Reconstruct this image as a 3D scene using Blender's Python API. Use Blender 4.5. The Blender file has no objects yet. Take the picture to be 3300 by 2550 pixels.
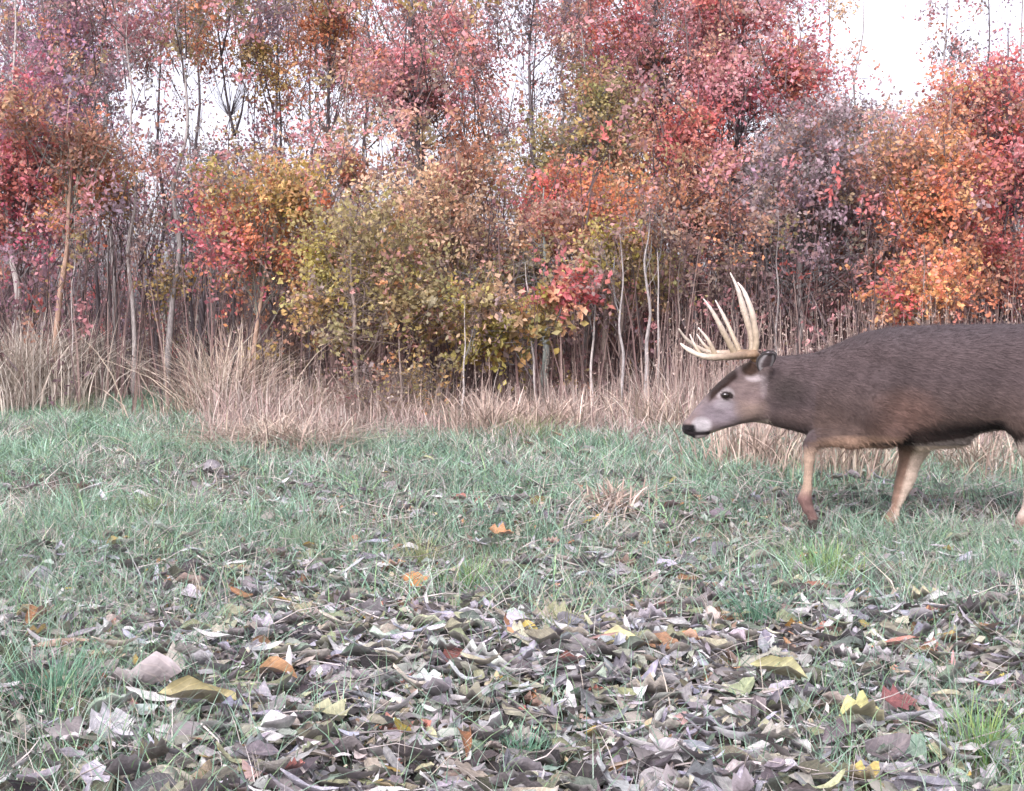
import bpy, math, random
import numpy as np
from mathutils import Vector

rng = np.random.default_rng(7)
random.seed(7)
sc = bpy.context.scene
COL = sc.collection

# ------------------------------------------------------------------ camera, sky, sun, exposure
F = 4298.0                      # focal length in pixels of the 3300 x 2550 photograph
CAM_H = 0.97
PITCH = math.atan(275 / F)
cam_d = bpy.data.cameras.new('camera')
cam = bpy.data.objects.new('camera', cam_d)
COL.objects.link(cam)
cam.location = (0, 0, CAM_H)
cam.rotation_euler = (math.pi / 2 - PITCH, 0, 0)
cam_d.sensor_width = 36
cam_d.lens = 36 * F / 3300
cam_d.clip_start = 0.05
cam_d.clip_end = 900
sc.camera = cam

SUN_EL, SUN_AZ = math.radians(39), math.radians(203)     # azimuth clockwise from +Y: behind the camera, a little left
w = bpy.data.worlds.new('World')
sc.world = w
w.use_nodes = True
nt = w.node_tree
nt.nodes.clear()
sky = nt.nodes.new('ShaderNodeTexSky')
sky.sky_type = 'NISHITA'
sky.sun_disc = False
sky.sun_elevation = SUN_EL
sky.sun_rotation = SUN_AZ
sky.dust_density = 4.0
sky.air_density = 1.0
hs = nt.nodes.new('ShaderNodeHueSaturation')
hs.inputs['Saturation'].default_value = 0.22
tint = nt.nodes.new('ShaderNodeMix')
tint.data_type = 'RGBA'
tint.blend_type = 'MULTIPLY'
tint.inputs['Factor'].default_value = 1.0
tint.inputs['B'].default_value = (1.0, 0.95, 1.05, 1)
bg = nt.nodes.new('ShaderNodeBackground')
bg.inputs['Strength'].default_value = 0.15
wo = nt.nodes.new('ShaderNodeOutputWorld')
nt.links.new(sky.outputs[0], hs.inputs['Color'])
nt.links.new(hs.outputs[0], tint.inputs['A'])
nt.links.new(tint.outputs['Result'], bg.inputs['Color'])
nt.links.new(bg.outputs[0], wo.inputs['Surface'])

sun_d = bpy.data.lights.new('sun', 'SUN')
sun_d.energy = 1.5
sun_d.angle = math.radians(22)
sun_d.color = (1.0, 0.95, 0.96)
sun = bpy.data.objects.new('sun', sun_d)
COL.objects.link(sun)
sdir = Vector((math.sin(SUN_AZ) * math.cos(SUN_EL), math.cos(SUN_AZ) * math.cos(SUN_EL), math.sin(SUN_EL)))
sun.rotation_euler = sdir.to_track_quat('Z', 'Y').to_euler()

sc.view_settings.view_transform = 'Standard'
sc.view_settings.look = 'None'
sc.view_settings.exposure = 1.32
sc.view_settings.gamma = 1.0
sc.view_settings.use_curve_mapping = False
sc.render.engine = 'CYCLES'
sc.cycles.max_bounces = 6
sc.cycles.diffuse_bounces = 4
sc.cycles.transmission_bounces = 4

# ------------------------------------------------------------------ where things stand
def at(px, py, depth):
    """world point that lies `depth` metres in front of the camera at photograph pixel px, py (3300 x 2550)"""
    u, v = (px - 1650) / F, (1275 - py) / F
    ry = math.cos(PITCH) + math.sin(PITCH) * v
    rz = -math.sin(PITCH) + math.cos(PITCH) * v
    t = depth / ry
    return np.array([u * t, depth, CAM_H + rz * t])

S = 3300 / 2184
def at2(x, y, depth):
    return at(x * S, y * S, depth)

def ground_at2(x, y):
    py = y * S
    v = (1275 - py) / F
    ry = math.cos(PITCH) + math.sin(PITCH) * v
    rz = -math.sin(PITCH) + math.cos(PITCH) * v
    t = -CAM_H / rz
    return (x * S - 1650) / F * t, ry * t

def gz(x, y):
    x = np.asarray(x, float); y = np.asarray(y, float)
    z = 0.018 * np.sin(1.7 * x + 0.6 * y + 1) + 0.014 * np.sin(-0.9 * x + 2.3 * y) + 0.008 * np.sin(4.1 * x + 3.3 * y + 2) + 0.006 * np.sin(6.7 * x - 5.1 * y)
    return z + 0.02 * np.clip(y - 12, 0, 12) * 0.3

_pk = rng.normal(size=(14, 2)); _pp = rng.uniform(0, 6.28, 14)
def patch(x, y, scale=1.0, seed=0):
    """smooth blotchy value about 0..1"""
    s = 0
    for i in range(7):
        k = _pk[(i + seed * 3) % 14] * (1.2 + 0.7 * i) / scale
        s = s + np.sin(k[0] * x + k[1] * y + _pp[(i + seed * 5) % 14]) / (1 + 0.25 * i)
    return np.clip(0.5 + s / 5.0, 0, 1)

# ------------------------------------------------------------------ mesh helpers
def new_obj(name, me, parent=None):
    o = bpy.data.objects.new(name, me)
    COL.objects.link(o)
    if parent is not None:
        o.parent = parent
    return o

def tag(o, label=None, cat=None, group=None, kind=None):
    if label: o['label'] = label
    if cat: o['category'] = cat
    if group: o['group'] = group
    if kind: o['kind'] = kind
    return o

def tri_mesh(name, V, T, C=None, UV=None, mat=None, smooth=False):
    V = np.ascontiguousarray(V, dtype=np.float32).reshape(-1, 3)
    T = np.ascontiguousarray(T, dtype=np.int32).reshape(-1, 3)
    me = bpy.data.meshes.new(name)
    me.vertices.add(len(V)); me.vertices.foreach_set('co', V.ravel())
    me.loops.add(len(T) * 3); me.loops.foreach_set('vertex_index', T.ravel())
    me.polygons.add(len(T))
    me.polygons.foreach_set('loop_start', np.arange(0, len(T) * 3, 3, dtype=np.int32))
    me.polygons.foreach_set('loop_total', np.full(len(T), 3, dtype=np.int32))
    me.polygons.foreach_set('use_smooth', np.full(len(T), bool(smooth)))
    me.update(calc_edges=True)
    if C is not None:
        a = me.color_attributes.new('Col', 'FLOAT_COLOR', 'POINT')
        C = np.asarray(C, dtype=np.float32)
        if C.shape[1] == 3:
            C = np.concatenate([C, np.ones((len(C), 1), np.float32)], 1)
        a.data.foreach_set('color', np.ascontiguousarray(np.clip(C, 0, 1)).ravel())
    if UV is not None:
        u = me.uv_layers.new(name='UVMap')
        u.data.foreach_set('uv', np.ascontiguousarray(np.asarray(UV, np.float32)[T.ravel()]).ravel())
    if mat is not None:
        me.materials.append(mat)
    return me

class Acc:
    """collects vertices and triangles that end up as ONE mesh"""
    def __init__(s): s.V, s.T, s.C, s.U, s.n = [], [], [], [], 0
    def add(s, V, T, C, U=None):
        V = np.asarray(V, float).reshape(-1, 3); C = np.asarray(C, float)
        if C.ndim == 1: C = np.tile(C, (len(V), 1))
        s.V.append(V); s.T.append(np.asarray(T).reshape(-1, 3) + s.n); s.C.append(C)
        s.U.append(np.zeros((len(V), 2)) if U is None else U); s.n += len(V)
    def mesh(s, name, mat, smooth=False):
        return tri_mesh(name, np.concatenate(s.V), np.concatenate(s.T), np.concatenate(s.C), np.concatenate(s.U), mat, smooth)

def catmull(P, n):
    P = np.asarray(P, float)
    Q = np.vstack([2 * P[0] - P[1], P, 2 * P[-1] - P[-2]])
    out = []
    for i in range(len(P) - 1):
        a, b, c, d = Q[i:i + 4]
        for t in np.linspace(0, 1, n, endpoint=False):
            out.append(0.5 * ((2 * b) + (-a + c) * t + (2 * a - 5 * b + 4 * c - d) * t * t + (-a + 3 * b - 3 * c + d) * t ** 3))
    out.append(P[-1])
    return np.array(out)

def tube(P, R, sides=6, cap=True):
    P = np.asarray(P, float); R = np.asarray(R, float); n = len(P)
    d = np.gradient(P, axis=0); d /= np.linalg.norm(d, axis=1)[:, None] + 1e-9
    ref = np.array([0.3, 1, 0.2]) if abs(d[0][2]) > 0.6 else np.array([0.1, 0.2, 1])
    a = np.cross(d, ref); a /= np.linalg.norm(a, axis=1)[:, None] + 1e-9
    b = np.cross(d, a)
    th = np.linspace(0, 2 * math.pi, sides, endpoint=False)
    V = P[:, None] + R[:, None, None] * (np.cos(th)[None, :, None] * a[:, None] + np.sin(th)[None, :, None] * b[:, None])
    V = V.reshape(-1, 3); T = []
    for i in range(n - 1):
        for j in range(sides):
            k = (j + 1) % sides
            A, B, Cc, D = i * sides + j, i * sides + k, (i + 1) * sides + k, (i + 1) * sides + j
            T += [(A, B, Cc), (A, Cc, D)]
    if cap:
        V = np.vstack([V, P[:1], P[-1:]]); m = n * sides
        for j in range(sides):
            k = (j + 1) % sides
            T += [(m, k, j), (m + 1, (n - 1) * sides + j, (n - 1) * sides + k)]
    return V, np.array(T)

def sticks(A, B, r0, r1, bend=0.0):
    """many thin three-sided sticks at once, A -> B, two segments each"""
    n = len(A)
    M = (A + B) / 2 + rng.normal(size=(n, 3)) * bend * np.linalg.norm(B - A, axis=1)[:, None]
    d = B - A; d /= np.linalg.norm(d, axis=1)[:, None] + 1e-9
    ref = np.where(np.abs(d[:, 2:3]) > .7, np.array([[1., .2, 0]]), np.array([[0, 0.1, 1.]]))
    a = np.cross(d, ref); a /= np.linalg.norm(a, axis=1)[:, None] + 1e-9
    b = np.cross(d, a)
    V = np.zeros((n, 9, 3))
    for lv, (P, r) in enumerate(((A, r0), (M, (r0 + r1) / 2), (B, r1))):
        r = np.broadcast_to(r, (n,))[:, None]
        for j in range(3):
            th = j * 2.0944
            V[:, lv * 3 + j] = P + r * (math.cos(th) * a + math.sin(th) * b)
    t = []
    for lv in range(2):
        for j in range(3):
            k = (j + 1) % 3; o = lv * 3
            t += [(o + j, o + k, o + 3 + k), (o + j, o + 3 + k, o + 3 + j)]
    T = np.array(t)[None] + (np.arange(n) * 9)[:, None, None]
    return V.reshape(-1, 3), T.reshape(-1, 3)

def unit(v): return v / (np.linalg.norm(v, axis=-1, keepdims=True) + 1e-9)

def thin(A, B, r):
    """very thin straight twigs, each a slim three-sided spike"""
    n = len(A); d = unit(B - A); a = unit(np.cross(d, np.array([[.3, .5, .8]]))); b = np.cross(d, a)
    V = np.stack([A + r * a, A + r * (-.5 * a + .87 * b), A + r * (-.5 * a - .87 * b), B], 1)
    T = np.array([(0, 1, 3), (1, 2, 3), (2, 0, 3)])[None] + (np.arange(n) * 4)[:, None, None]
    return V.reshape(-1, 3), T.reshape(-1, 3)

def diamonds(P, size, fold=0.25, up=0.0, aspect=0.62):
    """folded leaf blades, six vertices each, at random tilt"""
    n = len(P)
    ax = unit(rng.normal(size=(n, 3)) + np.array([0, 0, up]))
    sd = unit(np.cross(ax, rng.normal(size=(n, 3))))
    nm = np.cross(ax, sd)
    s = np.broadcast_to(size, (n,))[:, None]
    lay = [(0, 0, 0), (.33, -.5, 1), (.72, -.34, 1), (1, 0, 0), (.72, .34, 1), (.33, .5, 1)]
    V = np.zeros((n, 6, 3))
    for i, (u, v, f) in enumerate(lay):
        V[:, i] = P + s * ((u - .5) * ax + v * aspect * sd + f * fold * abs(v) * nm - .18 * u * u * nm)
    t = np.array([(0, 1, 5), (1, 2, 4), (1, 4, 5), (2, 3, 4)])
    T = t[None] + (np.arange(n) * 6)[:, None, None]
    return V.reshape(-1, 3), T.reshape(-1, 3)

def flakes(P, size):
    n = len(P)
    ax = unit(rng.normal(size=(n, 3))); sd = unit(np.cross(ax, rng.normal(size=(n, 3)))); nm = np.cross(ax, sd)
    s = np.broadcast_to(size, (n,))[:, None]
    V = np.stack([P - .5 * s * ax, P - .3 * s * sd + .08 * s * nm, P + .5 * s * ax, P + .3 * s * sd + .08 * s * nm], 1)
    T = np.array([(0, 1, 3), (1, 2, 3)])[None] + (np.arange(n) * 4)[:, None, None]
    return V.reshape(-1, 3), T.reshape(-1, 3)

def blades(P, H, W, lean, C, levels=3, az=None, droop=0.0):
    """grass blades as curved ribbons; lean = sideways travel as share of height"""
    n = len(P)
    if az is None: az = rng.uniform(0, 2 * math.pi, n)
    L = np.stack([np.cos(az), np.sin(az), np.zeros(n)], 1)
    fa = az + rng.normal(size=n) * 0.8 + math.pi / 2
    Sd = np.stack([np.cos(fa), np.sin(fa), np.zeros(n)], 1)
    nv = levels * 2 + 1
    V = np.zeros((n, nv, 3)); CC = np.zeros((n, nv, 3))
    Z = np.array([0, 0, 1.0])
    for lv in range(levels + 1):
        t = lv / levels
        c = P + L * (H * lean * t * t)[:, None] + Z * (H * (t - droop * np.clip(lean, 0, 2) * t * t * 0.5))[:, None]
        cc = C * (0.86 + 0.24 * t)
        if lv < levels:
            wd = (W * (1 - 0.55 * t))[:, None] * Sd * .5
            V[:, lv * 2] = c - wd; V[:, lv * 2 + 1] = c + wd
            CC[:, lv * 2] = cc; CC[:, lv * 2 + 1] = cc
        else:
            V[:, nv - 1] = c; CC[:, nv - 1] = cc
    t = []
    for lv in range(levels - 1):
        a = lv * 2
        t += [(a, a + 1, a + 3), (a, a + 3, a + 2)]
    a = (levels - 1) * 2
    t += [(a, a + 1, a + 2)]
    T = np.array(t)[None] + (np.arange(n) * nv)[:, None, None]
    return V.reshape(-1, 3), T.reshape(-1, 3), CC.reshape(-1, 3)

# ------------------------------------------------------------------ materials
def mat(name, rough=0.8, translucent=0.0, noise=0.25, nscale=60, bump=0.0, bscale=80, source='Col', stretch=None, spec=0.3, back=0.0, veins=False, sheen=0.0):
    m = bpy.data.materials.new(name); m.use_nodes = True
    n = m.node_tree; N, L = n.nodes, n.links; N.clear()
    out = N.new('ShaderNodeOutputMaterial'); p = N.new('ShaderNodeBsdfPrincipled')
    p.inputs['Roughness'].default_value = rough
    p.inputs['Specular IOR Level'].default_value = spec
    if sheen: p.inputs['Sheen Weight'].default_value = sheen
    if source == 'Col':
        c = N.new('ShaderNodeVertexColor'); c.layer_name = 'Col'; colour = c.outputs['Color']
    elif source == 'object':
        c = N.new('ShaderNodeObjectInfo'); colour = c.outputs['Color']
    else:
        c = N.new('ShaderNodeRGB'); c.outputs[0].default_value = (*source, 1); colour = c.outputs[0]
    tc = N.new('ShaderNodeTexCoord'); co = tc.outputs['Object']
    if stretch:
        mp = N.new('ShaderNodeMapping'); mp.inputs['Scale'].default_value = stretch
        L.new(co, mp.inputs['Vector']); co = mp.outputs['Vector']
    nz = N.new('ShaderNodeTexNoise'); nz.inputs['Scale'].default_value = nscale; nz.inputs['Detail'].default_value = 4
    L.new(co, nz.inputs['Vector'])
    mr = N.new('ShaderNodeMapRange'); mr.inputs['From Min'].default_value = .3; mr.inputs['From Max'].default_value = .7
    mr.inputs['To Min'].default_value = 1 - noise; mr.inputs['To Max'].default_value = 1 + noise
    L.new(nz.outputs['Fac'], mr.inputs['Value'])
    mx = N.new('ShaderNodeMix'); mx.data_type = 'RGBA'; mx.blend_type = 'MULTIPLY'; mx.inputs['Factor'].default_value = 1
    L.new(colour, mx.inputs['A']); L.new(mr.outputs['Result'], mx.inputs['B']); colour = mx.outputs['Result']
    if veins:
        uv = N.new('ShaderNodeUVMap'); uv.uv_map = 'UVMap'
        sp = N.new('ShaderNodeSeparateXYZ'); L.new(uv.outputs[0], sp.inputs[0])
        ab = N.new('ShaderNodeMath'); ab.operation = 'ABSOLUTE'; L.new(sp.outputs['Y'], ab.inputs[0])
        mid = N.new('ShaderNodeMath'); mid.operation = 'LESS_THAN'; mid.inputs[1].default_value = .045; L.new(ab.outputs[0], mid.inputs[0])
        # side veins run forward from the midrib
        su = N.new('ShaderNodeMath'); su.operation = 'MULTIPLY_ADD'; su.inputs[1].default_value = -.7
        L.new(ab.outputs[0], su.inputs[0]); L.new(sp.outputs['X'], su.inputs[2])
        ml = N.new('ShaderNodeMath'); ml.operation = 'MULTIPLY'; ml.inputs[1].default_value = 8; L.new(su.outputs[0], ml.inputs[0])
        fr = N.new('ShaderNodeMath'); fr.operation = 'FRACT'; L.new(ml.outputs[0], fr.inputs[0])
        lt = N.new('ShaderNodeMath'); lt.operation = 'LESS_THAN'; lt.inputs[1].default_value = .16; L.new(fr.outputs[0], lt.inputs[0])
        mxm = N.new('ShaderNodeMath'); mxm.operation = 'MAXIMUM'; L.new(mid.outputs[0], mxm.inputs[0]); L.new(lt.outputs[0], mxm.inputs[1])
        v = N.new('ShaderNodeMix'); v.data_type = 'RGBA'; v.blend_type = 'MULTIPLY'
        vf = N.new('ShaderNodeMath'); vf.operation = 'MULTIPLY'; vf.inputs[1].default_value = .55; L.new(mxm.outputs[0], vf.inputs[0])
        L.new(vf.outputs[0], v.inputs['Factor']); L.new(colour, v.inputs['A']); v.inputs['B'].default_value = (1.5, 1.45, 1.35, 1)
        colour = v.outputs['Result']
    if back:
        g = N.new('ShaderNodeNewGeometry')
        bk = N.new('ShaderNodeMix'); bk.data_type = 'RGBA'
        bf = N.new('ShaderNodeMath'); bf.operation = 'MULTIPLY'; bf.inputs[1].default_value = back; L.new(g.outputs['Backfacing'], bf.inputs[0])
        L.new(bf.outputs[0], bk.inputs['Factor']); L.new(colour, bk.inputs['A']); bk.inputs['B'].default_value = (.36, .33, .33, 1)
        colour = bk.outputs['Result']
    L.new(colour, p.inputs['Base Color'])
    if bump:
        b = N.new('ShaderNodeBump'); b.inputs['Strength'].default_value = bump; b.inputs['Distance'].default_value = .01
        n2 = N.new('ShaderNodeTexNoise'); n2.inputs['Scale'].default_value = bscale; n2.inputs['Detail'].default_value = 5
        L.new(co, n2.inputs['Vector']); L.new(n2.outputs['Fac'], b.inputs['Height']); L.new(b.outputs[0], p.inputs['Normal'])
    sh = p.outputs[0]
    if translucent:
        tr = N.new('ShaderNodeBsdfTranslucent'); L.new(colour, tr.inputs['Color'])
        ms = N.new('ShaderNodeMixShader'); ms.inputs[0].default_value = translucent
        L.new(p.outputs[0], ms.inputs[1]); L.new(tr.outputs[0], ms.inputs[2]); sh = ms.outputs[0]
    L.new(sh, out.inputs['Surface'])
    return m

M_leaf = mat('autumn leaf', .7, .5, .15, 30)
M_bark = mat('bark', .9, 0, .35, 18, .8, 40, stretch=(6, 6, 1))
M_twig = mat('twig', .85, 0, .2, 30)
M_grass = mat('grass blade', .55, .3, .18, 14, spec=.4)
M_dry = mat('dry grass', .75, .25, .15, 14)
M_litter = mat('fallen leaf', .62, .18, .28, 90, .35, 160, veins=True, back=.45, spec=.35)
M_litter1 = mat('fallen leaf picked out', .62, .18, .28, 6, .3, 12, source='object', veins=True, back=.4, spec=.35)
M_coat = mat('deer coat', .85, 0, .16, 22, .55, 120, stretch=(1, 3, 4), spec=.15, sheen=.08)
M_fur = mat('deer hair', .8, 0, .1, 40, spec=.15)
M_antler = mat('antler bone', .45, 0, .16, 50, .3, 90, stretch=(1, 1, 1), spec=.4)
M_eye = mat('wet dark eye', .06, source=(.012, .008, .006), noise=0, spec=.8)
M_hoof = mat('hoof horn', .45, source=(.03, .025, .022), noise=.3)

def soil_material():
    m = bpy.data.materials.new('thatch and soil'); m.use_nodes = True
    N, L = m.node_tree.nodes, m.node_tree.links
    p = N['Principled BSDF']; p.inputs['Roughness'].default_value = .95
    tc = N.new('ShaderNodeTexCoord')
    a = N.new('ShaderNodeTexNoise'); a.inputs['Scale'].default_value = 1.3; a.inputs['Detail'].default_value = 5
    b = N.new('ShaderNodeTexNoise'); b.inputs['Scale'].default_value = 38; b.inputs['Detail'].default_value = 6
    L.new(tc.outputs['Object'], a.inputs['Vector']); L.new(tc.outputs['Object'], b.inputs['Vector'])
    r1 = N.new('ShaderNodeValToRGB'); L.new(a.outputs['Fac'], r1.inputs[0])
    r1.color_ramp.elements[0].position = .38; r1.color_ramp.elements[0].color = (.085, .07, .06, 1)
    r1.color_ramp.elements[1].position = .62; r1.color_ramp.elements[1].color = (.075, .095, .06, 1)
    r2 = N.new('ShaderNodeValToRGB'); L.new(b.outputs['Fac'], r2.inputs[0])
    r2.color_ramp.elements[0].position = .3; r2.color_ramp.elements[0].color = (.35, .33, .32, 1)
    r2.color_ramp.elements[1].position = .7; r2.color_ramp.elements[1].color = (1.9, 1.7, 1.6, 1)
    mx = N.new('ShaderNodeMix'); mx.data_type = 'RGBA'; mx.blend_type = 'MULTIPLY'; mx.inputs['Factor'].default_value = 1
    L.new(r1.outputs[0], mx.inputs['A']); L.new(r2.outputs[0], mx.inputs['B']); L.new(mx.outputs['Result'], p.inputs['Base Color'])
    bp = N.new('ShaderNodeBump'); bp.inputs['Strength'].default_value = .8; bp.inputs['Distance'].default_value = .02
    L.new(b.outputs['Fac'], bp.inputs['Height']); L.new(bp.outputs[0], p.inputs['Normal'])
    return m

# ------------------------------------------------------------------ ground
gx = np.concatenate([np.linspace(-400, -13, 24)[:-1], np.linspace(-13, 13, 150), np.linspace(13, 400, 24)[1:]])
gy = np.concatenate([np.linspace(-60, 0, 8)[:-1], np.linspace(0, 24, 140), np.linspace(24, 600, 30)[1:]])
X, Y = np.meshgrid(gx, gy)
Z = gz(X, Y)
nx, ny = len(gx), len(gy)
i, j = np.meshgrid(np.arange(nx - 1), np.arange(ny - 1))
q = (j * nx + i).ravel()
T = np.concatenate([np.stack([q, q + 1, q + nx + 1], 1), np.stack([q, q + nx + 1, q + nx], 1)])
ground = new_obj('ground', tri_mesh('ground', np.stack([X, Y, Z], -1).reshape(-1, 3), T, mat=soil_material(), smooth=True))
tag(ground, 'open clearing floor of damp soil and thatch under grass and fallen leaves', None, None, 'structure')

# how far the short grass reaches before the tall dead weeds begin (photograph x -> metres)
_ex = np.array([-500, 0, 150, 190, 400, 440, 700, 760, 1000, 1500, 1700, 2300, 3000]) * S
_ed = np.array([12.0, 12.0, 12.6, 14.2, 14.0, 9.6, 9.3, 9.9, 10.2, 9.8, 8.9, 8.8, 8.8])
def edge_depth(x, y):
    return np.interp(1650 + F * x / np.maximum(y, .1), _ex, _ed) + 1.5 * (patch(x, y, .4, 3) - .5)

def px_of(x, y): return (1650 + F * x / y) / S

# ------------------------------------------------------------------ fallen leaves
def leaf_shape(kind, r):
    if kind == 'lobed':
        us = np.linspace(0, 1, 15); wv = []
        for k, u in enumerate(us):
            base = .44 * math.sin(math.pi * min(1, u ** .75)) ** .8 + .01
            wv.append(base * (.80 + .26 * math.cos(2 * math.pi * 3.2 * u + 2.4)))
        wv[0] = .015; wv[-1] = .01
    elif kind == 'long':
        us = np.linspace(0, 1, 7); wv = [.10 * math.sin(math.pi * u) ** .6 + .008 for u in us]
    else:
        us = np.linspace(0, 1, 7); wv = [r.uniform(.27, .36) * math.sin(math.pi * u ** .8) ** .75 + .008 for u in us]
    V, U = [], []
    bend = r.uniform(-1.2, 2.2); cup = r.uniform(-.1, 1.3); tw = r.uniform(-1.1, 1.1); wav = r.uniform(0, .06)
    ph = r.uniform(0, 6)
    for k, u in enumerate(us):
        th = bend * (u - .5)
        cx, cz = (math.sin(th) / bend if abs(bend) > .05 else u - .5), ((1 - math.cos(th)) / bend if abs(bend) > .05 else 0)
        for side in (-1, 0, 1):
            v = side * wv[k] * (1 + (.05 if kind == 'lobed' else .12) * r.normal())
            a = cup * abs(side)
            yy, zz = v * math.cos(a), abs(v) * math.sin(a) + wav * math.sin(9 * u + ph + side)
            t2 = tw * (u - .5)
            yy, zz = yy * math.cos(t2) - zz * math.sin(t2), yy * math.sin(t2) + zz * math.cos(t2)
            V.append((cx, yy, cz + zz)); U.append((u, side * wv[k] * 1.6))
    # stalk
    b = len(V); V += [(-.5, .0, V[1][2]), (-.72, .03, V[1][2] + .03), (-.72, .045, V[1][2] + .02)]
    U += [(0, 0)] * 3
    V[b] = V[1]
    T = []
    for k in range(len(us) - 1):
        a = k * 3
        T += [(a, a + 3, a + 4), (a, a + 4, a + 1), (a + 1, a + 4, a + 5), (a + 1, a + 5, a + 2)]
    T.append((b, b + 1, b + 2))
    return np.array(V), np.array(T), np.array(U)

class R:
    def __init__(s, g): s.g = g
    def uniform(s, a, b): return float(s.g.uniform(a, b))
    def normal(s): return float(s.g.normal())
SHAPES = [leaf_shape(k, R(rng)) for k in ['ovate'] * 8 + ['lobed'] * 5 + ['long'] * 5]
LIT = np.array([(.27, .255, .27), (.36, .34, .37), (.20, .18, .185), (.11, .09, .09), (.25, .22, .16), (.36, .32, .25),
                (.19, .195, .12), (.27, .27, .17), (.24, .30, .23), (.32, .17, .09), (.33, .14, .11), (.38, .28, .09), (.50, .48, .47), (.06, .05, .05), (.34, .38, .32)])
LITP = np.array([11, 9, 9, 9, 11, 10, 9, 7, 8, 3.5, 2.5, 1.6, 8, 9., 6]); LITP /= LITP.sum()

def litter_density(x, y):
    p = px_of(x, y); d = y
    base = np.interp(d, [0, 3.7, 4.4, 5.3, 6.2, 9, 12], [1, 1, .72, .32, .13, .06, .03])
    left = np.interp(p, [-300, 60, 420, 700], [.42, .42, .7, 1])
    right = np.interp(p, [1500, 1900, 2184], [1, .75, .5])
    mid = np.clip(.46 - patch(x, y, 1.0, 0), 0, 1) * 2.2 * (y > 4.6) * (y < 9) * .4
    return base * left * right * (0.6 + .7 * patch(x, y, .9, 1)) + mid * .35

n = 56000
ly = np.sqrt(rng.uniform(1.7 ** 2, 10.5 ** 2, n)); lx = rng.uniform(-1, 1, n) * (ly * .52 + 1.9)
keep = rng.uniform(0, 1, n) < litter_density(lx, ly)
nn = 25000
fy = rng.uniform(1.7, 5.0, nn); fx = rng.uniform(-1, 1, nn) * (fy * .5 + 1.8)
k2 = rng.uniform(0, 1, nn) < litter_density(fx, fy)
lx = np.concatenate([lx[keep], fx[k2]]); ly = np.concatenate([ly[keep], fy[k2]])
n = len(lx)
shp = rng.choice(len(SHAPES), n, p=np.array([5.5] * 8 + [3.] * 5 + [8.4] * 5) / 101)
ls = (.036 + .088 * rng.uniform(0, 1, n) ** 1.5) * np.where(shp >= 13, 1.3, 1.0)
lz = gz(lx, ly) + rng.uniform(.002, .055, n) + .03 * (patch(lx, ly, .25, 2) - .5)
az = rng.uniform(0, 6.283, n); az = np.where(rng.uniform(0, 1, n) < .4, rng.normal(size=n) * .5, az)
tx = rng.normal(size=n) * .36; ty = rng.normal(size=n) * .26
flip = rng.uniform(0, 1, n) < .4
ci = rng.choice(len(LIT), n, p=LITP)
pale_ = (shp >= 13) & (rng.uniform(0, 1, n) < .4)
lcb = LIT[ci].copy(); lcb[pale_] = (.46, .44, .49)
lc = lcb * np.array([.82, .845, .88]) * rng.uniform(.3, 1.5, (n, 1)) * np.interp(ly, [4, 6], [1, .8])[:, None] * (1 + rng.normal(size=(n, 3)) * .04)

def rot(az, tx, ty, flip):
    ca, sa = np.cos(az), np.sin(az); cx, sx = np.cos(tx + np.where(flip, math.pi, 0)), np.sin(tx + np.where(flip, math.pi, 0)); cy, sy = np.cos(ty), np.sin(ty)
    Rz = np.zeros((len(az), 3, 3)); Rz[:, 0, 0] = ca; Rz[:, 0, 1] = -sa; Rz[:, 1, 0] = sa; Rz[:, 1, 1] = ca; Rz[:, 2, 2] = 1
    Rx = np.zeros_like(Rz); Rx[:, 0, 0] = 1; Rx[:, 1, 1] = cx; Rx[:, 1, 2] = -sx; Rx[:, 2, 1] = sx; Rx[:, 2, 2] = cx
    Ry = np.zeros_like(Rz); Ry[:, 1, 1] = 1; Ry[:, 0, 0] = cy; Ry[:, 0, 2] = sy; Ry[:, 2, 0] = -sy; Ry[:, 2, 2] = cy
    return Rz @ Ry @ Rx
lc = np.minimum(lc, .40 + .06 * rng.uniform(0, 1, (n, 1)))
RM = rot(az, tx, ty, flip)

# the leaves that show largest become parts of their own
score = ls / ly * np.where(np.abs(lx) < ly * .385, 1, 0) * np.where(ly > 2.72, 1, 0) * (lz - gz(lx, ly) > .026)
big = np.argsort(-score)[:285]
isbig = np.zeros(n, bool); isbig[big] = True
A = Acc()
for s_ in range(len(SHAPES)):
    idx = np.where((shp == s_) & ~isbig)[0]
    V, T, U = SHAPES[s_]
    W = np.einsum('nij,vj->nvi', RM[idx], V) * ls[idx][:, None, None] + np.stack([lx, ly, lz], 1)[idx][:, None]
    TT = T[None] + (np.arange(len(idx)) * len(V))[:, None, None]
    A.add(W.reshape(-1, 3), TT.reshape(-1, 3), np.repeat(lc[idx], len(V), 0), np.tile(U, (len(idx), 1)))
tag(new_obj('leaf_litter', A.mesh('leaf_litter', M_litter, True), ground), None, None, None, 'stuff')

from mathutils import Matrix
leaf_me = []
for s_, (V, T, U) in enumerate(SHAPES):
    leaf_me.append(tri_mesh('leaf', V, T, None, U, M_litter1, True))
def put_leaf(s_, x, y, z, size, Rm, colour):
    o = new_obj('leaf', leaf_me[s_], ground)
    m = Matrix([list(Rm[r] * size) + [(x, y, z)[r]] for r in range(3)] + [[0, 0, 0, 1]])
    o.matrix_world = m
    o.color = (*[float(c) for c in np.clip(colour, 0, 1)], 1)
    return o
for k in big:
    put_leaf(int(shp[k]), lx[k], ly[k], lz[k] + .006, ls[k], RM[k], lc[k])
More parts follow.
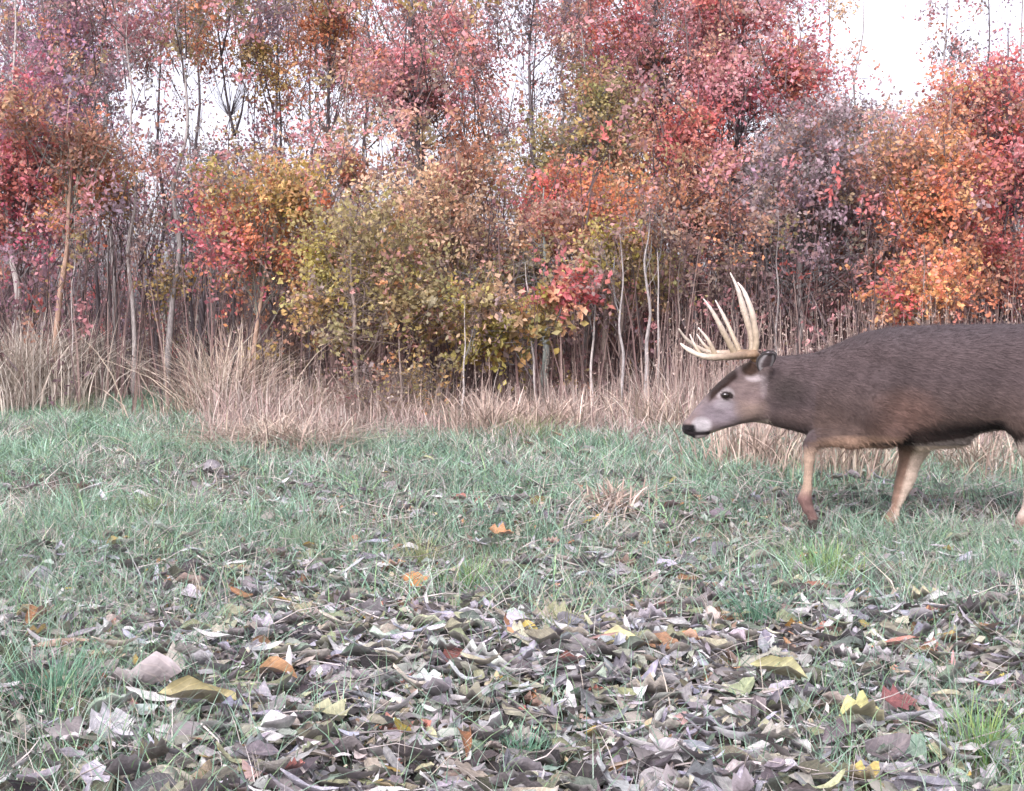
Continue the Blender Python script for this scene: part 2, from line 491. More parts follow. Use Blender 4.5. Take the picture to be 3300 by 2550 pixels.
# leaves that stand out in the photograph
for (x2, y2, s_, size, colour, azz, txx, lab) in [
        (1840, 1568, 8, .13, (.36, .35, .16), .2, .15, 'pale yellow lobed leaf lying among the grey leaves'),
        (890, 1265, 1, .12, (.42, .20, .08), .1, .5, 'curled orange brown leaf'),
        (1690, 1370, 2, .09, (.34, .19, .05), .6, .5, 'amber yellow leaf'),
        (1460, 1405, 3, .10, (.42, .2, .08), 2.4, .5, 'orange leaf with a green edge'),
        (1330, 1430, 0, .13, (.33, .31, .17), -.7, .6, 'long olive leaf lying tilted'),
        (1660, 1480, 4, .15, (.27, .26, .14), -.4, .5, 'dull yellow green folded leaf'),
        (1915, 1530, 9, .10, (.17, .07, .07), .3, .5, 'dull dark red leaf'),
        (960, 1315, 5, .07, (.42, .42, .33), .9, -.7, 'small pale green leaf'),
        (855, 1620, 6, .08, (.28, .22, .04), 1.5, .6, 'mustard leaf standing on edge'),
        (1660, 1630, 10, .10, (.40, .38, .34), .3, .4, 'pale beige lobed leaf'),
        (430, 1575, 3, .20, (.27, .24, .13), .1, .6, 'large olive brown leaf close to the camera'),
        (310, 1545, 2, .20, (.32, .28, .28), 2.9, .6, 'large grey leaf close to the camera'),
        (700, 1440, 5, .07, (.44, .46, .38), 1.3, -.8, 'small pale leaf standing on edge')]:
    x, y = ground_at2(x2, y2)
    Rm = rot(np.array([azz]), np.array([txx]), np.array([.15]), np.array([False]))[0]
    o = put_leaf(s_, x, y, float(gz(x, y)) + .055, size, Rm, colour)
    o['label'] = lab

# small torn scraps between the leaves
nf = 42000
fy = np.sqrt(rng.uniform(1.8 ** 2, 6.5 ** 2, nf)); fx = rng.uniform(-1, 1, nf) * (fy * .48 + 1.6)
kf = rng.uniform(0, 1, nf) < litter_density(fx, fy) + .1; fx, fy = fx[kf], fy[kf]; nf = len(fx)
V, T = flakes(np.stack([fx, fy, gz(fx, fy) + rng.uniform(.005, .05, nf)], 1), rng.uniform(.008, .034, nf))
A = Acc(); A.add(V, T, np.repeat(LIT[rng.choice(len(LIT), nf, p=LITP)] * .85 * rng.uniform(.5, 1.5, (nf, 1)), 4, 0))
tag(new_obj('leaf_scraps', A.mesh('leaf_scraps', M_litter), ground), None, None, None, 'stuff')

# twigs and stem scraps lying in the litter
n = 3600
ty_ = np.sqrt(rng.uniform(2 ** 2, 8 ** 2, n)); tx_ = rng.uniform(-1, 1, n) * (ty_ * .48 + 1.4)
a_ = np.where(rng.uniform(0, 1, n) < .6, rng.normal(size=n) * .5, rng.uniform(0, 6.28, n)); L_ = rng.uniform(.04, .26, n)
z_ = gz(tx_, ty_) + rng.uniform(.02, .065, n)
P0 = np.stack([tx_, ty_, z_], 1); P1 = P0 + np.stack([np.cos(a_) * L_, np.sin(a_) * L_, rng.normal(size=n) * .035], 1)
V, T = sticks(P0, P1, rng.uniform(.001, .0035, n), .0008, .06)
A = Acc(); A.add(V, T, np.repeat(np.array([[.38, .34, .32]]) * rng.uniform(.3, 1.15, (n, 1)), 9, 0))
tag(new_obj('twig_scraps', A.mesh('twig_scraps', M_twig), ground), None, None, None, 'stuff')

# ------------------------------------------------------------------ short grass
G_cols = np.array([(.145, .245, .165), (.20, .31, .225), (.19, .30, .15), (.11, .19, .14), (.25, .33, .26), (.34, .30, .25), (.25, .25, .24), (.42, .39, .36)])
def grass_points(n, y0, y1, wide=.5):
    y = np.sqrt(rng.uniform(y0 ** 2, y1 ** 2, n)); x = rng.uniform(-1, 1, n) * (y * wide + 2.0)
    return x, y
x, y = grass_points(330000, 4.0, 15, .47)
pq = patch(x, y, 1.0, 0)
dens = np.interp(y, [4.0, 5.2, 6.2, 8, 15], [.30, .75, .95, 1, 1]) * (.42 + 1.0 * np.clip((pq - .3) * 2.6, 0, 1)) * (.45 + 1.1 * (patch(x, y, .16, 6) > .42))
dens *= (y < edge_depth(x, y) + rng.normal(size=len(x)) * .35 + .3)
k = rng.uniform(0, 1, len(x)) < dens * .86
x, y = x[k], y[k]
# gather into tufts
n = len(x)
H = rng.uniform(.03, .14, n) * (0.5 + 1.0 * patch(x, y, .3, 2)); W = rng.uniform(.003, .0065, n) * np.interp(y, [4, 14], [1, 2.0])
dead = patch(x, y, .5, 3)
wgt = np.array([4.5, 5, 2.2, 3.5, 3, 1.9, 2.4, 1.9])[None] * np.ones((n, 1))
wgt[:, 5:] *= (0.25 + 3.2 * np.clip(dead - .42, 0, 1) * 2)[:, None]
wgt /= wgt.sum(1, keepdims=True)
ch = (rng.uniform(0, 1, (n, 1)) > np.cumsum(wgt, 1)).sum(1).clip(0, 7)
C = G_cols[ch] * 1.05 * rng.uniform(.6, 1.5, (n, 1)) * (.75 + .5 * patch(x, y, .22, 1))[:, None]
P = np.stack([x, y, gz(x, y) - .003], 1)
V, T, CC = blades(P, H, W, rng.uniform(.1, 2.0, n), C, 2)
A = Acc(); A.add(V, T, CC)
# sparse blades among the fallen leaves
x, y = grass_points(105000, 1.9, 5.6, .5)
p2 = px_of(x, y)
d = np.interp(p2, [-200, 120, 350, 700, 1500, 1900, 2184, 2500], [1, 1, .75, .3, .3, .75, 1, 1]) * (patch(x, y, .35, 4) > np.interp(p2, [120, 420, 700, 1500, 1850], [.36, .42, .5, .5, .4]))
d = d * np.interp(y, [1.9, 3, 4.2, 5.6], [.8, .8, .8, 1])
k = rng.uniform(0, 1, len(x)) < d; x, y = x[k], y[k]; n = len(x)
C = G_cols[rng.choice(8, n, p=[.2, .2, .16, .14, .1, .08, .06, .06])] * rng.uniform(.8, 1.3, (n, 1))
V, T, CC = blades(np.stack([x, y, gz(x, y)], 1), rng.uniform(.05, .14, n), rng.uniform(.002, .004, n), rng.uniform(.1, 1.8, n), C, 3)
A.add(V, T, CC)
tag(new_obj('grass', A.mesh('grass', M_grass)), 'short blue green grass growing across the clearing', 'grass', None, 'stuff')

def tuft(x2, y2, label, n, h, spread, cols, name='grass_tuft', cat='grass tuft', group='brighter grass tufts in the clearing', m=None, lean=.7, w=.003, droop=0):
    bx, by = ground_at2(x2, y2)
    r = np.abs(rng.normal(size=n)) * spread; a = rng.uniform(0, 6.28, n)
    dx, dy = r * np.cos(a), r * np.sin(a)
    z0 = float(gz(bx, by))
    P = np.stack([dx, dy * 1.3, gz(bx + dx, by + dy) - z0], 1)
    cols = np.array(cols); C = cols[rng.integers(0, len(cols), n)] * rng.uniform(.8, 1.25, (n, 1))
    V, T, CC = blades(P, h * (rng.uniform(.45, 1.1, n) if m is None else rng.uniform(.25, 1.1, n) ** 1.1), rng.uniform(.7, 1.4, n) * w, lean * rng.uniform(.1, 1.6, n), C * (1 if m is None else rng.uniform(.45, 1.15, (n, 1))), 3 if m is None else 4, az=a + rng.normal(size=n) * (.6 if m is None else 1.5), droop=droop)
    o = new_obj(name, tri_mesh(name, V, T, CC, mat=m or M_grass)); o.location = (bx, by, z0)
    return tag(o, label, cat, group)
GB = [(.17, .30, .10), (.13, .26, .12), (.22, .30, .10)]
GT = [(.11, .24, .16), (.15, .27, .18)]
for a in [
        (1008, 1262, 'bright lime green grass tuft in the middle, just above the leaf litter', 260, .13, .06, GB),
        (1765, 1240, 'bright green grass tuft below the front hooves of the deer', 260, .16, .07, GB),
        (1620, 1330, 'teal green grass tuft right of the grey leaf pile, above an amber leaf', 240, .14, .07, GT),
        (2095, 1600, 'green grass tuft growing in the lower right corner of the clearing', 200, .13, .05, GB),
        (120, 1540, 'teal green grass tuft in the lower left corner beside a large grey leaf', 260, .13, .07, GT),
        (1120, 1625, 'small teal grass tuft at the bottom middle among pale leaves', 130, .08, .04, GT),
        (540, 1395, 'small dark green sprout of grass among brown leaves, left of the olive leaf', 110, .07, .035, GT),
        (900, 1205, 'yellowish grass tuft with dry stems left of the lime green one', 150, .14, .05, [(.30, .28, .14), (.22, .26, .12)]),
        (320, 1120, 'low yellow green grass tuft left of the orange leaf patch', 200, .12, .09, [(.20, .26, .12)]),
        (1200, 1385, 'thin pale grass tuft beside the curled orange leaves', 90, .15, .05, [(.36, .32, .24), (.26, .28, .14)]),
        (640, 1180, 'upright pale green grass tuft right of the grey bare patch', 160, .13, .05, [(.20, .28, .18)]),
        (160, 890, 'grass tuft with white stem at the foot of the far left dead grass', 200, .22, .12, [(.20, .28, .12), (.4, .38, .3)]),
        (1130, 950, 'olive green grass tuft at the edge of the dead weeds, mid clearing', 240, .22, .16, [(.17, .22, .08), (.2, .24, .12)]),
        (920, 880, 'dark green upright grass tuft growing inside the dead weeds', 240, .36, .16, [(.12, .19, .09), (.16, .2, .12)])]:
    tuft(*a)

# ------------------------------------------------------------------ dead grass and weeds
D_cols = np.array([(.44, .38, .33), (.54, .48, .42), (.38, .30, .27), (.30, .23, .21), (.47, .34, .30), (.42, .37, .33), (.22, .17, .155), (.42, .29, .27)])
def weed_height(x, y):
    p = px_of(x, y)
    h = np.interp(p, [-400, 60, 200, 250, 350, 420, 560, 680, 760, 1000, 1300, 1450, 1750, 2300], [.80, .80, .6, .3, .3, .6, .6, .45, .45, .36, .42, .62, .62, .6])
    return h * np.interp(y - edge_depth(x, y), [-.3, .2, 1.5, 4], [.35, .5, 1, 1.1])
n = 112000
y = np.sqrt(rng.uniform(8.2 ** 2, 17 ** 2, n)); x = rng.uniform(-1, 1, n) * (y * .47 + 2.0)
e = y - edge_depth(x, y)
k = (e > rng.normal(size=n) * .5 + .7 * (patch(x, y, .5, 2) - .5)) & (rng.uniform(0, 1, n) < np.interp(e, [-.5, .5, 2.5, 5], [.7, 1, .8, .35]) * (.45 + .9 * patch(x, y, .8, 5)))
x, y = x[k], y[k]; n = len(x)
H = weed_height(x, y) * rng.uniform(.25, 1.1, n) * (.6 + .7 * patch(x, y, .5, 1))
p = px_of(x, y)
C = D_cols[rng.integers(0, 8, n)] * rng.uniform(.7, 1.2, (n, 1))
V, T, CC = blades(np.stack([x, y, gz(x, y)], 1), H, rng.uniform(.004, .010, n), rng.uniform(.05, .9, n), C, 3, droop=.5)
A = Acc(); A.add(V, T, CC)
# flattened, tangled part near the ground
n = 42000
y = np.sqrt(rng.uniform(8.2 ** 2, 14.5 ** 2, n)); x = rng.uniform(-1, 1, n) * (y * .47 + 2.0)
e = y - edge_depth(x, y); k = (e > -.25) & (e < 2.5); x, y = x[k], y[k]; n = len(x)
V, T, CC = blades(np.stack([x, y, gz(x, y)], 1), rng.uniform(.08, .25, n), rng.uniform(.004, .009, n), rng.uniform(1.0, 3.0, n), D_cols[rng.integers(0, 8, n)] * rng.uniform(.7, 1.2, (n, 1)), 3, droop=.4)
A.add(V, T, CC)
tag(new_obj('dead_grass', A.mesh('dead_grass', M_dry)), 'tangled tan dead grass in a band along the foot of the woods', 'dead grass', None, 'stuff')

DR = [(.48, .40, .31), (.42, .33, .27), (.52, .46, .38), (.36, .27, .22)]
PL = [(.56, .50, .42), (.50, .44, .37), (.44, .37, .31), (.60, .55, .48)]
PK = [(.47, .37, .30), (.52, .42, .35), (.40, .30, .25)]
gname = 'tussocks of dead grass at the edge of the woods'
for (x2, y2, lab, n, h, sp, cols, lean) in [
        (60, 880, 'tall pale tan dead grass tussock at the far left edge below the crimson tree', 1500, 1.0, .42, PL, .6),
        (160, 845, 'bleached dead grass tussock right of the far left one, under yellow leaves', 1100, .8, .34, PL, .9),
        (300, 835, 'short reddish dead grass tussock below the slim pale trunk', 260, .36, .25, PK, .9),
        (470, 900, 'arching dead grass tussock with tall bent tops left of the matted mound', 650, .95, .30, DR, .8),
        (525, 880, 'upright straw coloured dead grass tussock behind the matted mound', 550, .9, .22, DR, .4),
        (600, 955, 'matted mound of fallen russet grass jutting into the green clearing', 1300, .36, .34, PK + DR, 2.2),
        (660, 900, 'brown dead grass tussock between matted mound and yellow green sapling', 450, .5, .25, DR, 1.2),
        (860, 905, 'low brown dead grass tussock under the yellow green sapling', 450, .4, .3, PK, 1.2),
        (1050, 930, 'pale pinkish dead grass tussock in mid clearing edge', 520, .42, .28, PK, .8),
        (1180, 925, 'pink tan dead grass tussock left of the thin grey stems', 420, .40, .25, PK, .9),
        (1400, 925, 'thin brown dead grass tussock under the cluster of thin grey stems', 380, .5, .28, DR, .8),
        (1620, 1010, 'pinkish dead grass tussock under the chin of the deer', 420, .42, .26, PK, .6),
        (1810, 1030, 'straw dead grass tussock seen between the front legs of the deer', 380, .42, .22, DR, .5),
        (1310, 1090, 'low reddish brown clump of dead grass standing alone in the green grass', 260, .16, .10, PK, 1.2),
        (2080, 1010, 'brown dead grass tussock under the belly of the deer', 320, .36, .22, DR, .8)]:
    tuft(x2, y2, lab, n, h, sp, cols, 'dead_grass_tussock', 'dead grass tussock', gname, M_dry, lean, .010, .6)

# ------------------------------------------------------------------ trees
def gap(p2, q2):
    """openings between the crowns"""
    g = np.zeros(len(p2))
    for (cx, cy, rx, ry, s) in [(400, 220, 210, 140, 1), (600, 230, 150, 130, 1), (330, 120, 60, 60, .8), (800, 290, 65, 90, .9), (1140, 170, 80, 160, .97), (1090, 60, 90, 60, .85),
                                (1590, 260, 70, 50, .97), (1900, 60, 170, 120, 1), (2100, 30, 160, 90, 1), (1890, 160, 60, 60, .8), (1000, 260, 40, 60, .5), (640, 60, 50, 60, .6), (1920, 190, 60, 50, .7)]:
        g = np.maximum(g, s * np.clip(1.35 - ((p2 - cx) / rx) ** 2 - ((q2 - cy) / ry) ** 2, 0, 1).clip(0, 1))
    return np.clip(g, 0, 1)
def proj(Pw):
    dy = Pw[:, 1]; dz = Pw[:, 2] - CAM_H
    f = math.cos(PITCH) * dy - math.sin(PITCH) * dz; u = math.sin(PITCH) * dy + math.cos(PITCH) * dz
    return (1650 + F * Pw[:, 0] / f) / S, (1275 - F * u / f) / S

CR = dict(
    crimson=[(.58, .17, .20), (.50, .15, .20), (.60, .23, .21)], red=[(.62, .16, .14), (.56, .16, .17), (.62, .25, .19)],
    dusty=[(.64, .30, .31), (.58, .30, .32), (.70, .42, .40)], orange=[(.66, .30, .15), (.64, .24, .14), (.64, .38, .18)],
    rust=[(.48, .25, .16), (.44, .22, .16), (.50, .30, .20)], gold=[(.48, .35, .12), (.44, .31, .13), (.54, .42, .20)],
    olive=[(.34, .29, .13), (.32, .27, .14), (.40, .33, .18)], lime=[(.42, .36, .10), (.38, .31, .11), (.48, .42, .18)],
    cream=[(.66, .48, .33), (.60, .42, .30), (.58, .40, .26)], mauve=[(.37, .29, .31), (.33, .26, .28), (.42, .34, .35)],
    purple=[(.44, .24, .33), (.38, .24, .31), (.48, .30, .36)], grey=[(.30, .27, .27), (.26, .235, .24), (.34, .30, .29)],
    brown=[(.26, .18, .15), (.22, .15, .13), (.30, .21, .17)])

OTHER = np.array([CR[k_][0] for k_ in ('dusty', 'rust', 'mauve', 'olive', 'cream', 'brown', 'orange')])
def tree(label, x2, depth, top2, r0, bark, blobs, lean=0.0, fork=None, name='autumn_tree', cat='tree', group='young autumn trees at the edge of the woods', leaf=.050, per=54):
    """x2: where the trunk meets the ground; top2: (x, y) of the trunk's tip, both where the photograph shows them"""
    base = at2(x2, 700, depth); base[2] = float(gz(base[0], depth))
    root = bpy.data.objects.new(name, None); COL.objects.link(root); root.location = base
    tag(root, label, cat, group)
    tip = at2(top2[0], top2[1], depth + .1)
    nseg = 9; ts = np.linspace(0, 1, nseg)
    P = base[None] + (tip - base)[None] * ts[:, None]
    P[1:-1] += rng.normal(size=(nseg - 2, 3)) * np.array([.012, .012, 0]) * np.linalg.norm(tip - base) / 1.8
    P[:, 0] += lean * np.sin(ts * math.pi)
    P[0, 2] -= .05
    TP = catmull(P, 3)
    Rr = np.interp(np.linspace(0, 1, len(TP)), [0, .04, 1], [r0 * 1.35, r0, max(r0 * .10, .0025)])
    Rr *= 1 + rng.normal(size=len(TP)) * .05
    V, T = tube(TP - base, Rr, 8)
    c = np.array(bark) * rng.uniform(.85, 1.15, (len(V), 1))
    o = new_obj('trunk', tri_mesh('trunk', V, T, c, mat=M_bark, smooth=True), root)
    limbs, lv = Acc(), Acc()
    for (bx, by, rx, ry, pal, ncl) in blobs:
        c0 = at2(bx, by, depth + rng.uniform(-.3, .5))
        RX, RY = rx * S * depth / F, ry * S * depth / F
        sub = rng.normal(size=(max(3, ncl // 7), 3)) * .66
        q = sub[rng.integers(0, len(sub), ncl)] + rng.normal(size=(ncl, 3)) * .40
        cl = c0 + q * np.array([RX, min(RX, 1.3) * .9, RY])
        cl[:, 2] = np.maximum(cl[:, 2], .35)
        a_, b_ = proj(cl); kk = rng.uniform(0, 1, ncl) > (.84 if name == 'slender_tree' else .6) * gap(a_, b_)
        cl = cl[kk]; ncl = len(cl)
        if ncl == 0: continue
        # branches: start on the trunk somewhat below each clump
        want = cl[:, 2] - np.abs(cl[:, 0] - c0[0]) * .4 - rng.uniform(.2, .9, ncl)
        want = np.maximum(want, TP[0, 2] + .28 * (TP[-1, 2] - TP[0, 2]) * rng.uniform(.8, 1.3, ncl))
        want = np.where(want < TP[0, 2] + .5 * (TP[-1, 2] - TP[0, 2]), want + rng.uniform(0, .35, ncl) * (TP[-1, 2] - TP[0, 2]), want)
        idx = np.abs(TP[None, :, 2] - want[:, None]).argmin(1)
        st = TP[idx]
        hub = (st * .45 + c0 * .55 + cl * .0)
        hub = st + (cl - st) * rng.uniform(.35, .6, (ncl, 1)); hub[:, 2] -= rng.uniform(0, .18, ncl)
        rr = np.clip(Rr[idx] * .24, .0025, .014)
        V, T = sticks(st, hub, rr, rr * .6, .05); limbs.add(V - base, T, np.minimum(np.array(bark) * .8, .17))
        V, T = sticks(hub, cl, rr * .6, .002, .05); limbs.add(V - base, T, np.minimum(np.array(bark) * .8, .17))
        # twigs
        m = 5; tsz = rng.uniform(.10, .30, (ncl, 1)).repeat(m, 0)
        s0 = np.repeat(hub * .35 + cl * .65, m, 0) + rng.normal(size=(ncl * m, 3)) * .05
        e = s0 + (unit(rng.normal(size=(ncl * m, 3)) + np.repeat(unit(cl - hub), m, 0) * .8) * 1.5 + np.array([0, 0, -.25])) * tsz
        V, T = thin(s0, e, .003); limbs.add(V - base, T, np.minimum(np.array(bark) * .75, .15))
        cnt = per
        pick = (np.arange(ncl)[:, None] * m + rng.integers(0, m, (ncl, cnt))).ravel(); tt_ = rng.uniform(.05, 1.08, (ncl * cnt, 1))
        pc = s0[pick] * (1 - tt_) + e[pick] * tt_ + rng.normal(size=(ncl * cnt, 3)) * .028
        pal_ = np.array(CR[pal])
        mixw = (rng.uniform(0, 1, (ncl, 1)) < .36) * rng.uniform(.3, .9, (ncl, 1))
        other = OTHER[rng.integers(0, len(OTHER), ncl)]
        tone = rng.uniform(.65, 1.3, (ncl, 1)).repeat(cnt, 0)
        hue = (rng.normal(size=(ncl, 3)) * .04 + 1).repeat(cnt, 0)
        cc = (pal_[rng.integers(0, 3, ncl)] * (1 - mixw) + other * mixw).repeat(cnt, 0) * tone * hue * rng.uniform(.8, 1.2, (ncl * cnt, 1))
        V, T = flakes(pc, leaf * rng.uniform(.55, 1.3, len(pc)))
        lv.add(V - base, T, np.repeat(cc, 4, 0))
    if fork:
        for (fx, fy, tx_, ty_, r) in fork:
            a_, b_ = at2(fx, fy, depth + .1), at2(tx_, ty_, depth)
            mid = (a_ + b_) / 2 + np.array([(b_[0] - a_[0]) * .15, 0, 0])
            V, T = tube(catmull([a_, mid, b_], 4) - base, np.linspace(r, r * .4, 9), 6)
            new_obj('limb', tri_mesh('limb', V, T, np.tile(np.array(bark), (len(V), 1)), mat=M_bark, smooth=True), root)
    if limbs.n: new_obj('branches', limbs.mesh('branches', M_twig), root)
    if lv.n: new_obj('crown', lv.mesh('crown', M_leaf), root)
    return root

PALE, GREY, DARK, BRN, ORG = (.34, .31, .29), (.24, .22, .21), (.10, .085, .09), (.19, .15, .13), (.34, .23, .17)
tree('young tree with pale grey trunk and crimson leaves at the far left edge', 20, 13.2, (30, -60), .045, PALE,
     [(60, 330, 75, 90, 'crimson', 90), (25, 440, 55, 60, 'crimson', 50), (30, 300, 60, 90, 'crimson', 40), (70, 200, 90, 90, 'purple', 40)])
tree('leaning young tree with orange brown trunk and rusty orange leaves beside the crimson one', 100, 12.8, (150, 190), .038, ORG,
     [(150, 290, 80, 70, 'rust', 44), (165, 400, 60, 50, 'orange', 26), (45, 225, 50, 50, 'rust', 14)], lean=.05)
tree('tall purple grey leaved tree filling the upper left corner', 150, 16, (100, -150), .06, GREY,
     [(90, 70, 130, 110, 'purple', 100), (230, 100, 90, 80, 'purple', 40), (190, 200, 100, 70, 'mauve', 44), (60, -120, 160, 100, 'purple', 60)])
tree('slim straight tree with pale bare trunk, first right of the rusty orange tree', 277, 13.4, (278, -30), .027, PALE,
     [(255, 380, 26, 34, 'gold', 12), (285, 60, 60, 60, 'dusty', 18), (260, -90, 100, 80, 'dusty', 30)])
tree('leaning tree, pale trunk below and dark above, small amber leaf cluster low on it', 352, 13.6, (382, -60), .038, GREY,
     [(360, 605, 24, 17, 'gold', 12), (375, 320, 60, 30, 'grey', 18), (330, 150, 60, 50, 'grey', 12), (395, 20, 60, 50, 'olive', 20), (400, -120, 110, 80, 'rust', 40)], lean=.08)
tree('dark forked tree standing against the brightest gap of sky', 500, 14.5, (490, 250), .032, DARK,
     [(430, 70, 50, 40, 'orange', 24), (555, 130, 50, 60, 'gold', 20), (480, 330, 50, 40, 'mauve', 16), (560, 20, 90, 60, 'mauve', 22)],
     fork=[(500, 290, 472, 120, .02), (500, 290, 522, 190, .018), (472, 120, 455, -40, .013), (472, 120, 500, -60, .012)])
tree('dark slender tree with a narrow fork, right of the forked one in the sky gap', 585, 14.8, (592, -80), .026, DARK,
     [(600, 110, 45, 70, 'rust', 16), (560, 230, 30, 40, 'mauve', 6), (610, 320, 60, 40, 'dusty', 20)],
     fork=[(585, 240, 560, 130, .014)])
tree('low sapling with flame orange, gold and red leaves left of centre', 520, 12.4, (590, 330), .03, ORG,
     [(560, 440, 75, 60, 'orange', 60), (640, 400, 50, 45, 'gold', 34), (490, 520, 55, 28, 'crimson', 26), (560, 530, 60, 34, 'orange', 30), (500, 365, 45, 40, 'gold', 18)])
tree('yellow green sapling with arching branches in front of the dark thicket', 760, 11.6, (745, 430), .030, BRN,
     [(690, 550, 62, 50, 'lime', 40), (820, 590, 80, 46, 'lime', 48), (905, 545, 50, 36, 'olive', 20), (760, 480, 70, 40, 'olive', 26), (655, 650, 38, 34, 'gold', 14), (910, 620, 52, 36, 'olive', 20), (735, 720, 40, 26, 'olive', 8), (1000, 690, 60, 24, 'lime', 12)])
tree('tree with slightly bent pale trunk above the yellow green sapling', 752, 13.4, (745, 150), .028, PALE,
     [(740, 330, 60, 50, 'rust', 24), (800, 230, 60, 55, 'dusty', 16), (700, 270, 50, 40, 'dusty', 14)], lean=-.05)
tree('gnarled sapling with sparse gold and brown leaves down to the ground, below yellow green one', 860, 11.2, (850, 700), .018, BRN,
     [(840, 760, 85, 40, 'gold', 16), (900, 820, 80, 36, 'olive', 9), (780, 800, 60, 36, 'brown', 8)], leaf=.045, per=26)
tree('sapling with cream and peach leaves in the middle of the woods', 960, 12.6, (950, 330), .028, BRN,
     [(950, 420, 85, 75, 'cream', 74), (900, 500, 60, 40, 'cream', 24), (1000, 340, 60, 45, 'rust', 24), (880, 400, 50, 40, 'rust', 16)])
tree('tree crowned with orange and gold leaves at the top edge, left of centre', 700, 15.4, (700, -200), .04, DARK,
     [(705, 30, 75, 45, 'orange', 50), (670, 130, 70, 60, 'rust', 26), (640, -80, 100, 60, 'gold', 30)])
tree('tall dusty red tree left of the straight dark trunk', 880, 15.6, (890, -200), .05, DARK,
     [(880, 110, 100, 85, 'dusty', 76), (960, 60, 70, 60, 'dusty', 34), (960, 240, 60, 60, 'orange', 24), (850, 250, 70, 50, 'mauve', 26), (900, -80, 130, 80, 'dusty', 50)])
tree('tree with one tall straight dark trunk in the middle of the woods', 1130, 14.2, (1138, -160), .038, DARK,
     [(1060, 90, 50, 50, 'mauve', 12), (1190, 110, 60, 50, 'mauve', 14), (1120, 250, 70, 90, 'grey', 20), (1180, 60, 70, 50, 'dusty', 16), (1130, -120, 130, 80, 'dusty', 40)])
tree('broad olive leaved tree right of the straight dark trunk', 1250, 14.0, (1240, 60), .045, GREY,
     [(1230, 270, 80, 70, 'olive', 64), (1290, 210, 60, 60, 'olive', 34), (1180, 350, 70, 50, 'olive', 34), (1310, 330, 70, 40, 'rust', 34)])
tree('tree with orange red leaves in a level band right of centre', 1290, 13.0, (1300, 330), .03, BRN,
     [(1200, 410, 75, 40, 'red', 44), (1310, 400, 70, 40, 'orange', 46), (1250, 470, 80, 40, 'rust', 34), (1130, 440, 60, 40, 'rust', 24)])
tree('small gold and green leaved sapling under the orange red band', 1320, 12.2, (1330, 480), .02, BRN,
     [(1320, 530, 60, 40, 'gold', 34), (1255, 540, 45, 40, 'lime', 22), (1380, 560, 50, 36, 'olive', 18)])
tree('tree with thick grey green trunk showing through pale brown leaves', 1162, 12.8, (1160, 400), .045, (.20, .22, .20),
     [(1090, 520, 60, 50, 'cream', 20), (1060, 590, 60, 40, 'olive', 24), (1170, 600, 60, 34, 'rust', 20)])
tree('small sapling with pale tan leaves hanging before the dark thicket', 1150, 11.8, (1120, 560), .016, PALE,
     [(1032, 620, 14, 18, 'cream', 5), (1160, 670, 26, 34, 'lime', 9), (1060, 700, 40, 26, 'lime', 12), (970, 700, 50, 40, 'gold', 16), (1210, 610, 36, 24, 'red', 10)], leaf=.075)
tree('tall red tree with dense crown, upper middle', 1400, 15.2, (1400, -200), .055, DARK,
     [(1300, 60, 90, 70, 'red', 60), (1420, 120, 110, 90, 'dusty', 100), (1390, 240, 90, 60, 'dusty', 60), (1330, 160, 60, 50, 'rust', 26), (1400, -90, 160, 80, 'red', 60)])
tree('tree with scarlet leaves beside the upper right opening of sky', 1560, 14.6, (1590, -60), .045, DARK,
     [(1670, 130, 60, 55, 'red', 50), (1590, 190, 70, 45, 'crimson', 40), (1540, 80, 80, 70, 'dusty', 60), (1540, 20, 70, 40, 'red', 30), (1720, 190, 60, 50, 'dusty', 24), (1600, -90, 120, 70, 'dusty', 40)])
tree('tree with dark red leaves between the olive tree and the small sky gap', 1480, 13.8, (1490, 180), .04, DARK,
     [(1480, 300, 70, 60, 'red', 56), (1440, 380, 80, 50, 'rust', 40), (1500, 390, 50, 40, 'dusty', 20), (1450, 470, 90, 50, 'rust', 36)])
tree('thin dark pole of a tree crossing the small sky gap on the right', 1600, 14.0, (1592, 170), .017, DARK,
     [(1560, 350, 60, 36, 'mauve', 18), (1640, 350, 60, 40, 'grey', 20)])
tree('twiggy mauve grey tree behind the antlers', 1700, 13.4, (1720, 200), .04, GREY,
     [(1680, 400, 100, 85, 'mauve', 90), (1780, 330, 90, 80, 'mauve', 70), (1720, 500, 110, 70, 'grey', 70), (1620, 480, 70, 60, 'mauve', 36), (1830, 440, 60, 80, 'mauve', 40), (1760, 240, 60, 50, 'mauve', 26)], leaf=.05)
tree('tree with very thin peach leaves reaching into the upper right sky', 1830, 15.4, (1840, -40), .03, GREY,
     [(1800, 40, 50, 55, 'cream', 13), (1760, 110, 60, 45, 'dusty', 14), (1850, 190, 60, 40, 'mauve', 16), (1810, 250, 60, 30, 'mauve', 20)])
tree('lone thin tree top with grey leaves standing in the upper right sky', 2010, 15.8, (2020, -80), .028, GREY,
     [(2015, 60, 36, 60, 'grey', 16), (2030, 140, 40, 30, 'dusty', 9), (2000, -60, 60, 50, 'dusty', 14)])
tree('broad orange leaved tree over the back of the deer', 2020, 12.8, (2030, 200), .045, BRN,
     [(2030, 330, 85, 70, 'orange', 74), (1960, 400, 70, 60, 'orange', 44), (2090, 430, 70, 60, 'red', 44), (1990, 500, 80, 50, 'rust', 40), (1930, 330, 40, 50, 'rust', 20)])
tree('low sapling with bright orange leaves just above the shoulders of the deer', 1990, 11.6, (1970, 520), .022, BRN,
     [(1960, 590, 60, 40, 'orange', 42), (2030, 630, 60, 34, 'orange', 26), (1915, 620, 34, 30, 'red', 10)])
